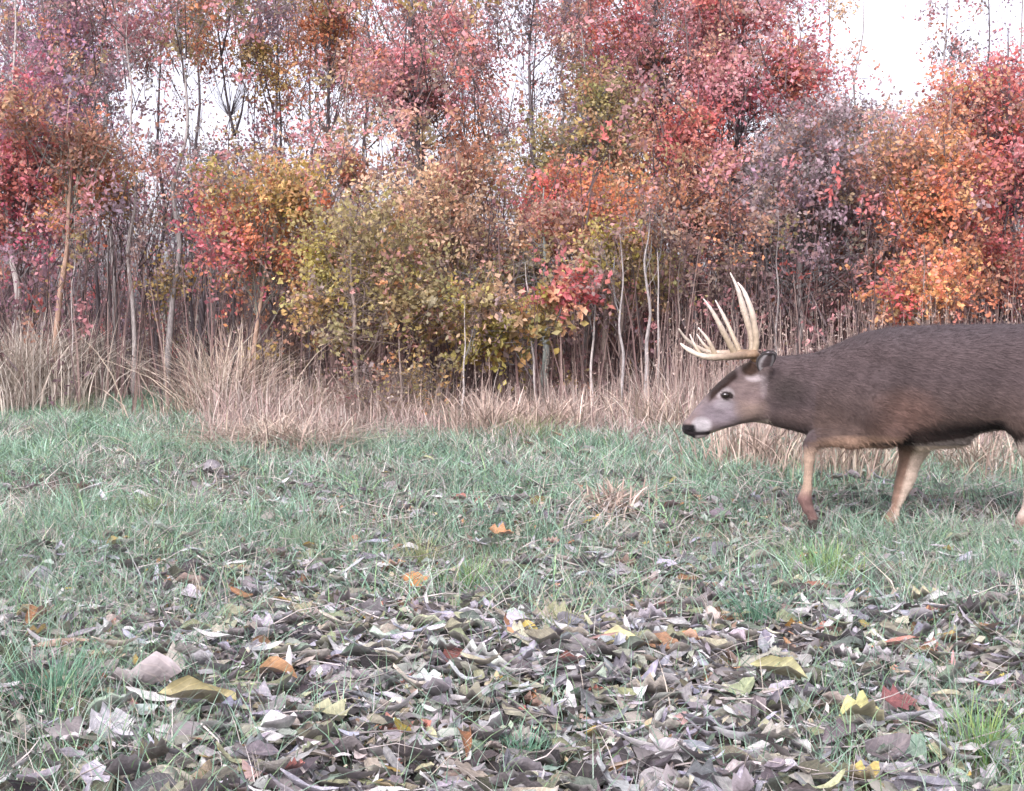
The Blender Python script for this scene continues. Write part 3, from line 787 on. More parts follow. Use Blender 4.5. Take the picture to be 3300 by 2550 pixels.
tree('tree with crimson and red leaves at the right edge', 2150, 13.2, (2150, 60), .05, DARK,
     [(2150, 240, 60, 60, 'red', 44), (2130, 150, 60, 50, 'crimson', 26), (2160, 380, 60, 80, 'crimson', 44), (2130, 540, 70, 70, 'red', 40), (2060, 220, 60, 40, 'dusty', 24), (2250, 300, 120, 130, 'red', 60)])
tree('dull tan and red leaved tree between the mauve tree and the orange tree', 1890, 14.2, (1900, 220), .035, GREY,
     [(1900, 290, 60, 40, 'dusty', 26), (1960, 230, 60, 40, 'cream', 14), (1880, 400, 60, 70, 'dusty', 34), (1870, 540, 60, 60, 'rust', 34)])
# bare stems that can be told apart
for (x2, d, tx_, ty_, r, col, lab) in [
        (1262, 11.8, 1268, 560, .016, PALE, 'bare pale stem left of the group of thin grey stems'),
        (1330, 11.4, 1322, 500, .018, GREY, 'bare grey stem, first in the group of thin stems behind the antlers'),
        (1378, 11.6, 1385, 440, .024, GREY, 'thickest bare grey stem of the group left of the antlers'),
        (1405, 11.9, 1402, 420, .014, PALE, 'slim pale bare stem directly right of the thickest grey stem'),
        (1440, 12.1, 1452, 470, .012, BRN, 'bare brown stem nearest to the antler tips'),
        (985, 11.3, 992, 640, .012, PALE, 'short pale bare stem in front of the purple thicket'),
        (940, 12.4, 935, 560, .018, BRN, 'bare brown stem under the cream leaved sapling'),
        (150, 12.6, 158, 460, .009, PALE, 'thin white stem leaning right of the rusty orange tree'),
        (205, 15.5, 210, 300, .03, DARK, 'dark bare stem deep in the woods on the left'),
        (232, 15.0, 228, 320, .024, GREY, 'grey bare stem just left of the slim pale trunk'),
        (412, 15.2, 405, 280, .026, DARK, 'dark bare stem right of the long leaning trunk'),
        (447, 15.6, 452, 300, .03, GREY, 'grey bare stem behind the arching dead grass'),
        (478, 14.6, 470, 420, .018, BRN, 'brown bare stem left of the flame orange sapling'),
        (1560, 12.0, 1566, 520, .014, BRN, 'bare brown stem behind the tall antler tines'),
        (1655, 12.4, 1660, 450, .016, GREY, 'bare grey stem right of the tall antler tines'),
        (660, 14.2, 672, 200, .028, GREY, 'grey stem rising behind the gold leaves, right of the sky gap')]:
    tree(lab, x2, d, (tx_, ty_), r, col, [(tx_, ty_ + 30, 30, 40, 'brown', 5)], name='bare_sapling', cat='bare sapling', group='bare stems among the autumn trees', leaf=.05)

LM = [(20, 'the far left crimson tree'), (100, 'the tree with orange brown trunk'), (190, 'the purple grey leaved tree'), (277, 'the slim pale trunk'), (352, 'the long leaning trunk'),
      (500, 'the forked dark tree'), (585, 'the narrow forked tree'), (660, 'the flame coloured sapling'), (752, 'the bent pale trunk'), (870, 'the tall dusty red tree'), (960, 'the cream leaved sapling'),
      (1060, 'the middle sky gap'), (1130, 'the straight dark trunk'), (1240, 'the olive leaved tree'), (1320, 'the orange red leaf band'), (1400, 'the dense red crown'), (1480, 'the dark red tree'),
      (1560, 'the scarlet leaved tree'), (1640, 'the tall antler tines'), (1700, 'the twiggy mauve tree'), (2150, 'the right edge crimson tree')]
used_lab = set()
for i_ in range(28):
    x2 = 6 + i_ * 80 + rng.uniform(-26, 26)
    if 1760 < x2 < 2060 or x2 > 2184: continue
    lm = min(LM, key=lambda q_: abs(q_[0] - x2))
    rel = 'behind' if abs(lm[0] - x2) < 14 else 'deep behind, to the left of' if x2 < lm[0] else 'deep behind, to the right of'
    lab = 'slender tall tree ' + rel + ' ' + lm[1]
    if lab in used_lab: continue
    used_lab.add(lab)
    pals = ['purple', 'dusty', 'dusty', 'rust', 'red', 'mauve'] if x2 < 600 or x2 > 1500 else ['dusty', 'rust', 'red', 'dusty', 'orange', 'olive']
    bl = [(x2 + rng.uniform(-30, 30), yy + rng.uniform(-25, 25), rng.uniform(55, 95), rng.uniform(45, 75), pals[int(rng.integers(0, 6))], int(rng.integers(11, 20))) for yy in (-90, 30, 130, 240, 350)]
    tree(lab, x2, rng.uniform(15.5, 20), (x2 + rng.uniform(-20, 20), -140), rng.uniform(.022, .04), DARK if i_ % 3 else GREY, bl,
         name='slender_tree', group='slender trees deep in the woods', per=34, leaf=.048)

# ------------------------------------------------------------------ thicket behind and between the trees
def hue_at(p, h):
    """leaf colours of the thicket from left to right"""
    k = np.array([[.36, .23, .27], [.31, .22, .25], [.28, .22, .235], [.34, .25, .19], [.36, .25, .21], [.38, .23, .21], [.40, .25, .23], [.42, .29, .29], [.46, .24, .20], [.48, .22, .20]])
    xp = np.array([-300, 200, 400, 650, 900, 1150, 1400, 1700, 1950, 2200])
    return np.stack([np.interp(p, xp, k[:, c]) for c in range(3)], 1)
A = Acc()
ncl = 20500
y = rng.uniform(12.2, 32, ncl); x = rng.uniform(-1, 1, ncl) * (y * .46 + 2.4)
z = rng.uniform(0, 1, ncl) ** 1.25 * (1 + y * .27)
cl = np.stack([x, y, z + gz(x, y)], 1)
p2, q2 = proj(cl)
roof = np.interp(p2, [-300, 700, 1500, 1700, 1780, 2050, 2150, 2500], [-400, -400, -300, 60, 240, 230, 60, 0])
k = (rng.uniform(0, 1, ncl) > gap(p2, q2) * .88) & (q2 > roof) & (rng.uniform(0, 1, ncl) < np.interp(q2, [-400, 300, 420, 600], [.62, .62, 1, 1])) & ((q2 > 420) | (rng.uniform(0, 1, ncl) < .5 + .8 * patch(x * 1.3, z * 1.5 + y * .3, .8, 4)))
k &= ~((q2 > 520) & (p2 > 180) & (p2 < 480) & (y < 17))
cl, p2, q2 = cl[k], p2[k], q2[k]; n = len(cl)
cnt = 23; m = 3
tsz = rng.uniform(.12, .34, (n, 1)).repeat(m, 0)
s0 = np.repeat(cl, m, 0); e = s0 + unit(rng.normal(size=(n * m, 3))) * tsz
pick = (np.arange(n)[:, None] * m + rng.integers(0, m, (n, cnt))).ravel(); tt_ = rng.uniform(0, 1.1, (n * cnt, 1))
pc = s0[pick] * (1 - tt_) + e[pick] * tt_ + rng.normal(size=(n * cnt, 3)) * .04
low = np.interp(q2, [250, 480, 700], [1.1, .85, .5])[:, None]      # low leaves browned and darkened: shade inside the woods put into their colour
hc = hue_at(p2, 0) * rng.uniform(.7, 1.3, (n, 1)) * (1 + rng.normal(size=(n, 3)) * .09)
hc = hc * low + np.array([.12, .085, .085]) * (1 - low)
acc_ = rng.uniform(0, 1, n) < np.interp(q2, [200, 600], [.5, .24])
pal = np.array([CR[k_][0] for k_ in ('dusty', 'rust', 'olive', 'red', 'gold', 'mauve')])
warm = (p2[acc_] > 480) & (p2[acc_] < 1420) & (q2[acc_] > 230)
pick_a = np.where(warm, rng.choice(6, acc_.sum(), p=[.12, .30, .22, .12, .22, .02]), rng.choice(6, acc_.sum(), p=[.44, .22, .08, .14, .05, .07]))
hc[acc_] = hc[acc_] * .25 + pal[pick_a] * .8
V, T = flakes(pc, .060 * rng.uniform(.6, 1.3, len(pc)))
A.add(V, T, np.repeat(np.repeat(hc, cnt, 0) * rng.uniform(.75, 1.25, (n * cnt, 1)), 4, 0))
# twigs under the clumps
e = cl + np.stack([rng.normal(size=n) * .25, rng.normal(size=n) * .25, -rng.uniform(.3, .9, n)], 1)
V, T = thin(e, cl, .009); A.add(V, T, (.13, .10, .10))
# thin upright stems
ns = 4200
y = rng.uniform(11.6, 22, ns); x = rng.uniform(-1, 1, ns) * (y * .46 + 2.4)
h = rng.uniform(.5, 2.6, ns) * np.interp(y, [11, 20], [.6, 1.6])
P0 = np.stack([x, y, gz(x, y)], 1); P1 = P0 + np.stack([rng.normal(size=ns) * .12 * h, rng.normal(size=ns) * .05, h], 1)
p2, q2 = proj(P1); k = q2 > roof.min() ; k &= gap(p2, q2) < .5; k &= (q2 > np.interp(p2, [1600, 1750, 2060, 2150], [-999, 240, 240, -999]))
k &= ~((px_of(x, y) < 500) & (rng.uniform(0, 1, ns) < .45))
P0, P1 = P0[k], P1[k]; ns = len(P0)
V, T = sticks(P0, P1, rng.uniform(.004, .015, ns), .002, .02)
A.add(V, T, np.repeat(np.array([(.27, .18, .165), (.17, .115, .11), (.34, .25, .22), (.09, .068, .07)])[rng.integers(0, 4, ns)], 9, 0))
tag(new_obj('thicket_foliage', A.mesh('thicket_foliage', M_leaf)), 'dense brown and mauve thicket filling the space behind the nearer trees', 'thicket', None, 'stuff')

# weed stalks standing before the woods
ns = 3000
y = rng.uniform(8.9, 13, ns); x = rng.uniform(-1, 1, ns) * (y * .47 + 2.0)
k = (y > edge_depth(x, y) + .2) & (rng.uniform(0, 1, ns) < np.interp(px_of(x, y), [-200, 180, 230, 380, 450, 900, 1250, 1450, 2200], [.5, .5, .08, .08, .3, .25, .5, .9, .8])); x, y = x[k], y[k]; ns = len(x)
h = weed_height(x, y) * rng.uniform(.7, 1.4, ns) * np.interp(px_of(x, y), [900, 1300], [1, 1.25])
P0 = np.stack([x, y, gz(x, y)], 1); P1 = P0 + np.stack([rng.normal(size=ns) * .09 * h, rng.normal(size=ns) * .06, h], 1)
V, T = sticks(P0, P1, rng.uniform(.002, .0045, ns), .0015, .03); A = Acc()
sc_ = np.array([(.38, .29, .25), (.32, .24, .20), (.44, .36, .31), (.24, .18, .16)])[rng.integers(0, 4, ns)]
A.add(V, T, np.repeat(sc_, 9, 0))
m = 5
hd = np.repeat(P1, m, 0) - np.stack([rng.normal(size=ns * m) * .025, rng.normal(size=ns * m) * .02, rng.uniform(0, .22, ns * m)], 1)
V, T = diamonds(hd, rng.uniform(.012, .034, ns * m), up=.8, aspect=.4); A.add(V, T, np.repeat(np.repeat(sc_, m, 0), 6, 0))
tag(new_obj('weed_stalks', A.mesh('weed_stalks', M_dry)), 'thin pinkish tan dead weed stalks standing in front of the woods', 'weeds', None, 'stuff')

# ------------------------------------------------------------------ the deer
DD = 5.70
K = 1.777
def dz(X_, Y_, off=0.0):
    return at(2100 + X_ / K, 850 + Y_ / K, DD + off)
U1340 = K * F / DD          # drawing units per metre

st = np.array([  # X, top, bottom, half-width m, upper-wider amount
    (200, 930, 958, .012, 0), (214, 892, 985, .028, 0), (236, 852, 990, .036, 0), (270, 812, 986, .039, .05), (330, 744, 972, .043, .12), (370, 700, 960, .050, .2),
    (410, 664, 946, .058, .25), (460, 622, 928, .067, .22), (520, 582, 914, .073, .15), (590, 552, 906, .077, .05), (650, 540, 912, .086, 0), (760, 528, 942, .102, 0),
    (880, 520, 970, .118, 0), (970, 503, 1008, .132, 0), (1080, 455, 1032, .150, 0), (1240, 388, 1046, .178, 0), (1400, 362, 1044, .200, 0),
    (1600, 354, 1012, .215, 0), (1800, 350, 984, .222, 0), (2000, 348, 948, .212, 0), (2120, 348, 922, .2, 0), (2250, 350, 900, .185, 0),
    (2450, 362, 850, .17, 0), (2600, 400, 780, .14, 0), (2690, 470, 680, .08, 0), (2720, 540, 610, .02, 0)], float)
sx = np.array([dz(a, 0)[0] for a in st[:, 0]])
stop = np.array([dz(a, b)[2] for a, b in st[:, :2]]); sbot = np.array([dz(a, b)[2] for a, b in st[:, [0, 2]]])
fx_ = np.linspace(sx[0], sx[-1], 900)
def smooth(v, k=9):
    v = np.interp(fx_, sx, v); ker = np.hanning(k + 2)[1:-1]; ker /= ker.sum()
    return np.convolve(np.pad(v, k // 2, 'edge'), ker, 'valid')
f_top, f_bot, f_w, f_u = smooth(stop, 25), smooth(sbot, 25), smooth(st[:, 3], 25), smooth(st[:, 4], 25)

h_ = .0075
lo = np.array([dz(165, 0)[0], DD - .30, -.02]); hi = np.array([dz(2790, 0)[0], DD + .30, 1.12])
dims = np.ceil((hi - lo) / h_).astype(int)
gxs, gys, gzs = [lo[a] + h_ * np.arange(dims[a]) for a in range(3)]
Fd = np.full(dims, .25, np.float32)
ct = np.interp(gxs, fx_, f_top); cb = np.interp(gxs, fx_, f_bot); cw = np.interp(gxs, fx_, f_w); cu = np.interp(gxs, fx_, f_u)
zc, aa = (ct + cb) / 2, (ct - cb) / 2
tt = (gzs[None, None, :] - zc[:, None, None]) / aa[:, None, None]
ww = cw[:, None, None] * (1 + cu[:, None, None] * np.clip(tt, -1, 1))
ss = (gys[None, :, None] - DD) / ww
pw = 2.25
rr = (np.abs(tt) ** pw + np.abs(ss) ** pw) ** (1 / pw)
Fd = ((rr - 1) * np.minimum(aa, cw)[:, None, None] * .95).astype(np.float32)
ex = np.maximum(sx[0] - gxs, gxs - sx[-1]); Fd = np.maximum(Fd, ex[:, None, None].astype(np.float32))
Fd = np.clip(Fd, -.2, .25)

def smin(a, b, k):
    h = np.clip(.5 + .5 * (b - a) / k, 0, 1)
    return b * (1 - h) + a * h - k * h * (1 - h)
def prim(pts, k=.03, sy=1.0):
    """rounded cones along pts = [(X, Y, off, r)]; sy flattens sideways"""
    W = [(*dz(a, b, c), r) for a, b, c, r in pts]
    for A_, B_ in zip(W[:-1], W[1:]):
        pa, pb = np.array(A_[:3]), np.array(B_[:3]); ra, rb = A_[3], B_[3]; m = max(ra, rb) + k + .03
        l = np.maximum(((np.minimum(pa, pb) - m - lo) / h_).astype(int), 0); u = np.minimum(((np.maximum(pa, pb) + m - lo) / h_).astype(int) + 1, dims)
        if (u <= l).any(): continue
        gx_, gy_, gz_ = np.meshgrid(gxs[l[0]:u[0]], gys[l[1]:u[1]], gzs[l[2]:u[2]], indexing='ij')
        d = pb - pa; L2 = (d ** 2).sum() + 1e-9
        t = np.clip(((gx_ - pa[0]) * d[0] + (gy_ - pa[1]) * d[1] + (gz_ - pa[2]) * d[2]) / L2, 0, 1)
        t = t * t * (3 - 2 * t) if False else t
        q = np.sqrt((gx_ - pa[0] - d[0] * t) ** 2 + ((gy_ - pa[1] - d[1] * t) / sy) ** 2 + (gz_ - pa[2] - d[2] * t) ** 2) - (ra + (rb - ra) * t)
        sl = tuple(slice(l[a], u[a]) for a in range(3))
        Fd[sl] = smin(Fd[sl], q, k)
def carve(pts, k=.01):
    global Fd
    W = [(*dz(a, b, c), r) for a, b, c, r in pts]
    for A_, B_ in zip(W[:-1], W[1:]):
        pa, pb = np.array(A_[:3]), np.array(B_[:3]); ra, rb = A_[3], B_[3]; m = max(ra, rb) + k + .02
        l = np.maximum(((np.minimum(pa, pb) - m - lo) / h_).astype(int), 0); u = np.minimum(((np.maximum(pa, pb) + m - lo) / h_).astype(int) + 1, dims)
        gx_, gy_, gz_ = np.meshgrid(gxs[l[0]:u[0]], gys[l[1]:u[1]], gzs[l[2]:u[2]], indexing='ij')
        d = pb - pa; L2 = (d ** 2).sum() + 1e-9
        t = np.clip(((gx_ - pa[0]) * d[0] + (gy_ - pa[1]) * d[1] + (gz_ - pa[2]) * d[2]) / L2, 0, 1)
        q = np.sqrt((gx_ - pa[0] - d[0] * t) ** 2 + (gy_ - pa[1] - d[1] * t) ** 2 + (gz_ - pa[2] - d[2] * t) ** 2) - (ra + (rb - ra) * t)
        sl = tuple(slice(l[a], u[a]) for a in range(3))
        Fd[sl] = -smin(-Fd[sl], q, k)

# shoulder and lifted near foreleg
prim([(1340, 560, -.115, .095), (1200, 820, -.150, .085), (1330, 960, -.14, .064)], .06)
prim([(1330, 955, -.13, .06), (1150, 985, -.13, .050), (935, 1000, -.12, .034)], .035)
prim([(945, 1005, -.12, .032), (908, 1040, -.12, .027), (902, 1120, -.12, .0195), (890, 1290, -.12, .0185)], .02)
prim([(890, 1290, -.12, .0195), (876, 1345, -.12, .027), (895, 1400, -.12, .020), (925, 1455, -.12, .021)], .015)
# far foreleg, on the ground
prim([(1430, 700, .08, .10), (1490, 920, .11, .085), (1505, 1040, .10, .062), (1458, 1220, .095, .036), (1437, 1280, .095, .030), (1415, 1340, .095, .0205), (1380, 1450, .095, .0195), (1370, 1480, .095, .025), (1352, 1530, .095, .022)], .03)
# haunches and hind legs
prim([(2420, 560, -.10, .13), (2290, 760, -.125, .125), (2140, 895, -.145, .070)], .07)
prim([(2140, 905, -.14, .072), (2172, 1030, -.13, .050), (2205, 1170, -.125, .031), (2203, 1205, -.125, .030), (2170, 1300, -.125, .0215), (2138, 1450, -.125, .021), (2130, 1485, -.125, .026), (2106, 1535, -.125, .022)], .03)
prim([(2440, 560, .09, .13), (2350, 760, .11, .125), (2290, 900, .12, .075), (2400, 1040, .115, .05), (2530, 1160, .11, .031), (2535, 1190, .11, .03), (2550, 1300, .11, .0215), (2570, 1430, .11, .021), (2570, 1470, .11, .026), (2545, 1525, .11, .022)], .05)
# tail
prim([(2690, 480, 0, .035), (2740, 560, 0, .04), (2745, 680, 0, .034), (2730, 760, 0, .012)], .03, 1.3)
# jaw angle, brow, nose pad, chin, lips, pedicles
prim([(560, 830, -.035, .045), (450, 880, -.028, .026), (330, 930, -.022, .018)], .03)
prim([(560, 830, .035, .045), (450, 880, .028, .026), (330, 930, .022, .018)], .03)
for s_ in (-1, 1):
    prim([(440, 700, s_ * .047, .016), (400, 722, s_ * .041, .013)], .015)
    prim([(575, 600, s_ * .045, .022), (590, 556, s_ * .047, .019)], .02)
    prim([(650, 640, s_ * .07, .030), (660, 600, s_ * .10, .022)], .02)
prim([(212, 925, 0, .026), (205, 945, 0, .024)], .012, 1.25)
prim([(300, 975, 0, .015), (252, 985, 0, .013)], .012, 1.3)
prim([(1500, 1000, 0, .05), (1750, 985, 0, .05)], .05, 1.6)
for s_ in (-1, 1):
    carve([(422, 752, s_ * .072, .0155), (428, 752, s_ * .072, .0155)], .010)
    carve([(205, 962, s_ * .022, .005), (330, 966, s_ * .047, .005)], .006)
    carve([(196, 930, s_ * .022, .006), (206, 938, s_ * .026, .006)], .006)

# shallow hollows that part shoulder, neck, ribs and flank
for s_ in (-1, 1):
    carve([(1095, 900, s_ * .236, .10), (1150, 700, s_ * .252, .10), (1230, 540, s_ * .232, .09)], .05)
    carve([(1545, 960, s_ * .284, .085), (1560, 760, s_ * .306, .088), (1590, 560, s_ * .30, .085)], .05)
    carve([(2010, 880, s_ * .285, .085), (2060, 700, s_ * .300, .085), (2120, 560, s_ * .285, .08)], .05)
    carve([(700, 820, s_ * .185, .07), (900, 860, s_ * .205, .075), (1060, 880, s_ * .235, .07)], .05)
    for x0_ in (1680, 1760, 1840, 1920):
        carve([(x0_, 900, s_ * .258, .040), (x0_ + 25, 720, s_ * .262, .041), (x0_ + 50, 600, s_ * .258, .038)], .02)
# surface nets
def surface_nets(Fg, lo, h):
    s = Fg < 0
    n0, n1, n2 = Fg.shape
    act = np.zeros((n0 - 1, n1 - 1, n2 - 1), np.int8)
    for a in (0, 1):
        for b in (0, 1):
            for c in (0, 1):
                act += s[a:n0 - 1 + a, b:n1 - 1 + b, c:n2 - 1 + c]
    cells = np.argwhere((act > 0) & (act < 8))
    index = -np.ones(act.shape, np.int64); index[tuple(cells.T)] = np.arange(len(cells))
    acc_p = np.zeros((len(cells), 3)); acc_n = np.zeros(len(cells))
    corners = [(a, b, c) for a in (0, 1) for b in (0, 1) for c in (0, 1)]
    for i_, p_ in enumerate(corners):
        for ax in range(3):
            if p_[ax]: continue
            q_ = list(p_); q_[ax] = 1
            va = Fg[cells[:, 0] + p_[0], cells[:, 1] + p_[1], cells[:, 2] + p_[2]]; vb = Fg[cells[:, 0] + q_[0], cells[:, 1] + q_[1], cells[:, 2] + q_[2]]
            cr = (va < 0) != (vb < 0)
            t = np.where(cr, va / np.where(cr, va - vb, 1), 0)
            pt = np.tile(np.array(p_, float), (len(cells), 1)); pt[:, ax] += t
            acc_p[cr] += pt[cr]; acc_n += cr
    V = lo + h * (cells + acc_p / acc_n[:, None])
    Q = []
    for ax in range(3):
        o1, o2 = (ax + 1) % 3, (ax + 2) % 3
        sl0 = [slice(None)] * 3; sl1 = [slice(None)] * 3; sl0[ax] = slice(0, -1); sl1[ax] = slice(1, None)
        cr = s[tuple(sl0)] != s[tuple(sl1)]
        e = np.argwhere(cr)
        ok = (e[:, o1] > 0) & (e[:, o2] > 0) & (e[:, o1] < Fg.shape[o1] - 1) & (e[:, o2] < Fg.shape[o2] - 1); e = e[ok]
        inside = s[tuple(e.T)]
        ids = []
        for d1, d2 in ((-1, -1), (0, -1), (0, 0), (-1, 0)):
            g = e.copy(); g[:, o1] += d1; g[:, o2] += d2; ids.append(index[tuple(g.T)])
        ids = np.stack(ids, 1); ids[~inside] = ids[~inside][:, ::-1]
        Q.append(ids)
    Q = np.concatenate(Q)
    return V, np.concatenate([Q[:, [0, 1, 2]], Q[:, [0, 2, 3]]])
bV, bT = surface_nets(Fd, lo, h_)
# light smoothing
E = np.concatenate([bT[:, [0, 1]], bT[:, [1, 2]], bT[:, [2, 0]]])
deg = np.bincount(E.ravel(), minlength=len(bV))[:, None]
for it in range(3):
    acc_v = np.zeros_like(bV)
    for c in range(3):
        acc_v[:, c] = np.bincount(E[:, 0], bV[E[:, 1], c], len(bV)) + np.bincount(E[:, 1], bV[E[:, 0], c], len(bV))
    bV = bV + (.5 if it % 2 == 0 else -.45) * (acc_v / deg - bV) if it < 2 else bV + .3 * (acc_v / deg - bV)
fn = np.cross(bV[bT[:, 1]] - bV[bT[:, 0]], bV[bT[:, 2]] - bV[bT[:, 0]])
vn = np.zeros_like(bV)
for c in range(3):
    for v_ in range(3): vn[:, c] += np.bincount(bT[:, v_], fn[:, c], len(bV))
vn = unit(vn)

# coat colours by body region, plus painted shade at shoulder crease and belly
def coat(P):
    u = P[:, 1]; f = math.cos(PITCH) * u - math.sin(PITCH) * (P[:, 2] - CAM_H)
    # side view coordinates of the animal (drawn at its own mid plane)
    q = P.copy(); 
    yy = np.where(q[:, 2] < .42, q[:, 1], DD)
    Xd = (F * q[:, 0] / yy + 1650 - 2100) * K
    up = math.sin(PITCH) * yy + math.cos(PITCH) * (q[:, 2] - CAM_H); ff = math.cos(PITCH) * yy - math.sin(PITCH) * (q[:, 2] - CAM_H)
    Yd = (1275 - F * up / ff - 850) * K
    off = q[:, 1] - DD
    C = np.tile(np.array([.150, .122, .122]), (len(P), 1))
    def mix(wt, col):
        nonlocal C
        wt = np.clip(wt, 0, 1)[:, None]; C = C * (1 - wt) + np.array(col) * wt
    def blob(X0, Y0, rx, ry, hard=1.6):
        return np.clip(hard * (1 - ((Xd - X0) / rx) ** 2 - ((Yd - Y0) / ry) ** 2), 0, 1)
    mix(np.clip((520 - Yd) / 160, 0, 1) * (Xd > 900) * .6, (.135, .118, .128))
    mix(np.clip((Yd - 640) / 260, 0, 1) * (Xd > 900) * .8, (.155, .115, .092))
    mix(blob(1370, 870, 250, 200, .9), (.235, .155, .125))
    mix(blob(1130, 850, 170, 80, .8) * .7, (.085, .065, .062))  # crease before the shoulder: its shade put into the coat colour
    mix(blob(745, 725, 150, 120, 1.0) * .95, (.085, .072, .068))
    mix(blob(870, 880, 330, 75, .9) * .6, (.19, .145, .125))
    mix(blob(1180, 1010, 330, 55, 1.5), (.38, .27, .19))
    mix(blob(2150, 930, 130, 130, 1.0), (.20, .125, .10))
    # legs
    leg = np.clip((Yd - 1040) / 40, 0, 1)
    mix(leg, (.29, .205, .15))
    mix(leg * (Xd < 1000), (.39, .31, .23))
    mix(leg * (Xd < 1000) * np.clip((Yd - 1280) / 60, 0, 1), (.19, .125, .11))
    rear = np.clip((Xd - (1500 - (Yd - 1050) * .26)) / 25, 0, 1) * (Xd > 1300) * (Xd < 1800) * np.clip((Yd - 1010) / 30, 0, 1)
    mix(rear, (.68, .60, .48))
    mix(np.clip((Yd - 960) / 60, 0, 1) * (Xd > 2030) * (Xd < 2330) * np.clip((2190 - Xd) / 60, 0, 1), (.62, .56, .48))
    mix(np.clip((Yd - 1430) / 60, 0, 1) * (Xd > 1200), (.24, .15, .12))
    # belly: its shadow painted as a dark line, then pale hair
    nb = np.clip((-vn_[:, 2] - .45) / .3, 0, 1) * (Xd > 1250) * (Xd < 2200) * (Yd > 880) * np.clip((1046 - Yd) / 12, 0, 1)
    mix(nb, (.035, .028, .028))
    mix(nb * (np.abs(off) < .10) * (Xd > 1500), (.45, .42, .38))
    # face
    face = np.clip((655 - Xd + 22 * np.sin(Yd * .045)) / 75, 0, 1)
    mix(face, (.225, .185, .175))
    mix(blob(380, 850, 150, 100, 1.2) * face, (.235, .215, .235))
    mix(blob(560, 830, 110, 90, 1.0), (.27, .215, .18))
    mix(blob(560, 760, 90, 50, 1.0) * .6, (.24, .19, .185))
    mix(blob(575, 650, 62, 26, 1.6), (.50, .47, .47))
    mix(blob(622, 690, 26, 90, 1.2) * .6, (.36, .33, .33))
    mix(blob(412, 742, 56, 46, 1.8), (.52, .50, .50))
    mix(blob(405, 800, 66, 40, 1.0) * .8, (.40, .39, .41))
    mix(blob(420, 752, 41, 27, 3), (.03, .022, .02))
    line = np.clip((Xd - 230) / 30, 0, 1)
    topl = np.interp(Xd, st[:, 0], st[:, 1])
    mix(np.clip((52 - (Yd - topl)) / 18, 0, 1) * np.clip((Xd - 310) / 30, 0, 1) * np.clip((490 - Xd) / 20, 0, 1), (.035, .02, .015))
    mix(blob(550, 600, 56, 52, 1.6), (.065, .042, .03))
    mix(blob(283, 922, 66, 56, 1.6), (.53, .54, .55))
    mix(np.clip((Yd - (958 - (Xd - 300) * .22)) / 12, 0, 1) * (Xd > 300) * (Xd < 660), (.50, .47, .38))
    mix(blob(280, 990, 60, 12, 2.0), (.55, .53, .5))
    mix(np.clip((250 - (Yd - 900) * -.12 - Xd) / 12, 0, 1) * np.clip((Yd - 912) / 12, 0, 1), (.012, .010, .012))
    mouth = np.exp(-((Yd - (970 - (Xd - 260) * .04)) / 11) ** 2) * (Xd < 335)
    mix(mouth * 1.6, (.02, .016, .018))
    mix((Xd > 2700) * 1.0 * (vn_[:, 0] > .3), (.15, .1, .08))
    C = C * np.array([.42, .385, .385])[None] * np.ones((len(P),1)) * (1 + .4 * np.clip((700 - Xd) / 120, 0, 1))[:, None] * (1 + .7 * (Yd > 1040))[:, None]
    return C
vn_ = vn
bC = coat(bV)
bC = bC * (1 + .10 * np.sin(bV[:, [0]] * 61 + bV[:, [2]] * 37) * np.sin(bV[:, [0]] * 23 - bV[:, [2]] * 71)) 
deer = bpy.data.objects.new('white_tailed_deer', None); COL.objects.link(deer)
dbase = dz(1500, 1560); dbase = np.array([dbase[0], DD, 0.0])
deer.location = dbase
tag(deer, 'grey brown antlered buck walking left across the clearing with its head lowered', 'deer')
body = new_obj('body', tri_mesh('body', bV - dbase, bT, bC, mat=M_coat, smooth=True), deer)

# hair lying along the coat
farea = np.linalg.norm(fn, axis=1); pr = farea / farea.sum()
nh = 95000
ti = rng.choice(len(bT), nh, p=pr)
b1, b2 = rng.uniform(0, 1, nh), rng.uniform(0, 1, nh); sw = b1 + b2 > 1; b1[sw], b2[sw] = 1 - b1[sw], 1 - b2[sw]
hp = bV[bT[ti, 0]] * (1 - b1 - b2)[:, None] + bV[bT[ti, 1]] * b1[:, None] + bV[bT[ti, 2]] * b2[:, None]
hn = vn[bT[ti, 0]]
xd = (F * hp[:, 0] / DD + 1650 - 2100) * K
zd = hp[:, 2]
leg_ = zd < .38
flow = np.stack([np.full(nh, 1.0), np.zeros(nh), np.interp(zd, [.3, .5, 1], [-1.2, -.5, -.12])], 1)
flow[leg_] = (.15, 0, -1)
flow = flow - hn * (flow * hn).sum(1)[:, None]
flow = unit(flow) + rng.normal(size=(nh, 3)) * .24 + hn * .2
Lh = np.where(leg_, .010, np.interp(xd, [200, 450, 650, 900, 2800], [.004, .007, .016, .026, .024])) * rng.uniform(.6, 1.3, nh)
sd = unit(np.cross(flow, hn)) * np.where(xd < 600, .0008, .0013)[:, None]
V = np.stack([hp - sd - hn * .001, hp + sd - hn * .001, hp + flow * Lh[:, None]], 1).reshape(-1, 3)
T = np.arange(nh * 3).reshape(-1, 3)
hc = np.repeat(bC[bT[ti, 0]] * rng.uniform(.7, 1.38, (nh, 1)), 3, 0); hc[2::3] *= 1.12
tag(new_obj('fur', tri_mesh('fur', V - dbase, T, hc, mat=M_fur), deer), None, None, None, 'stuff')

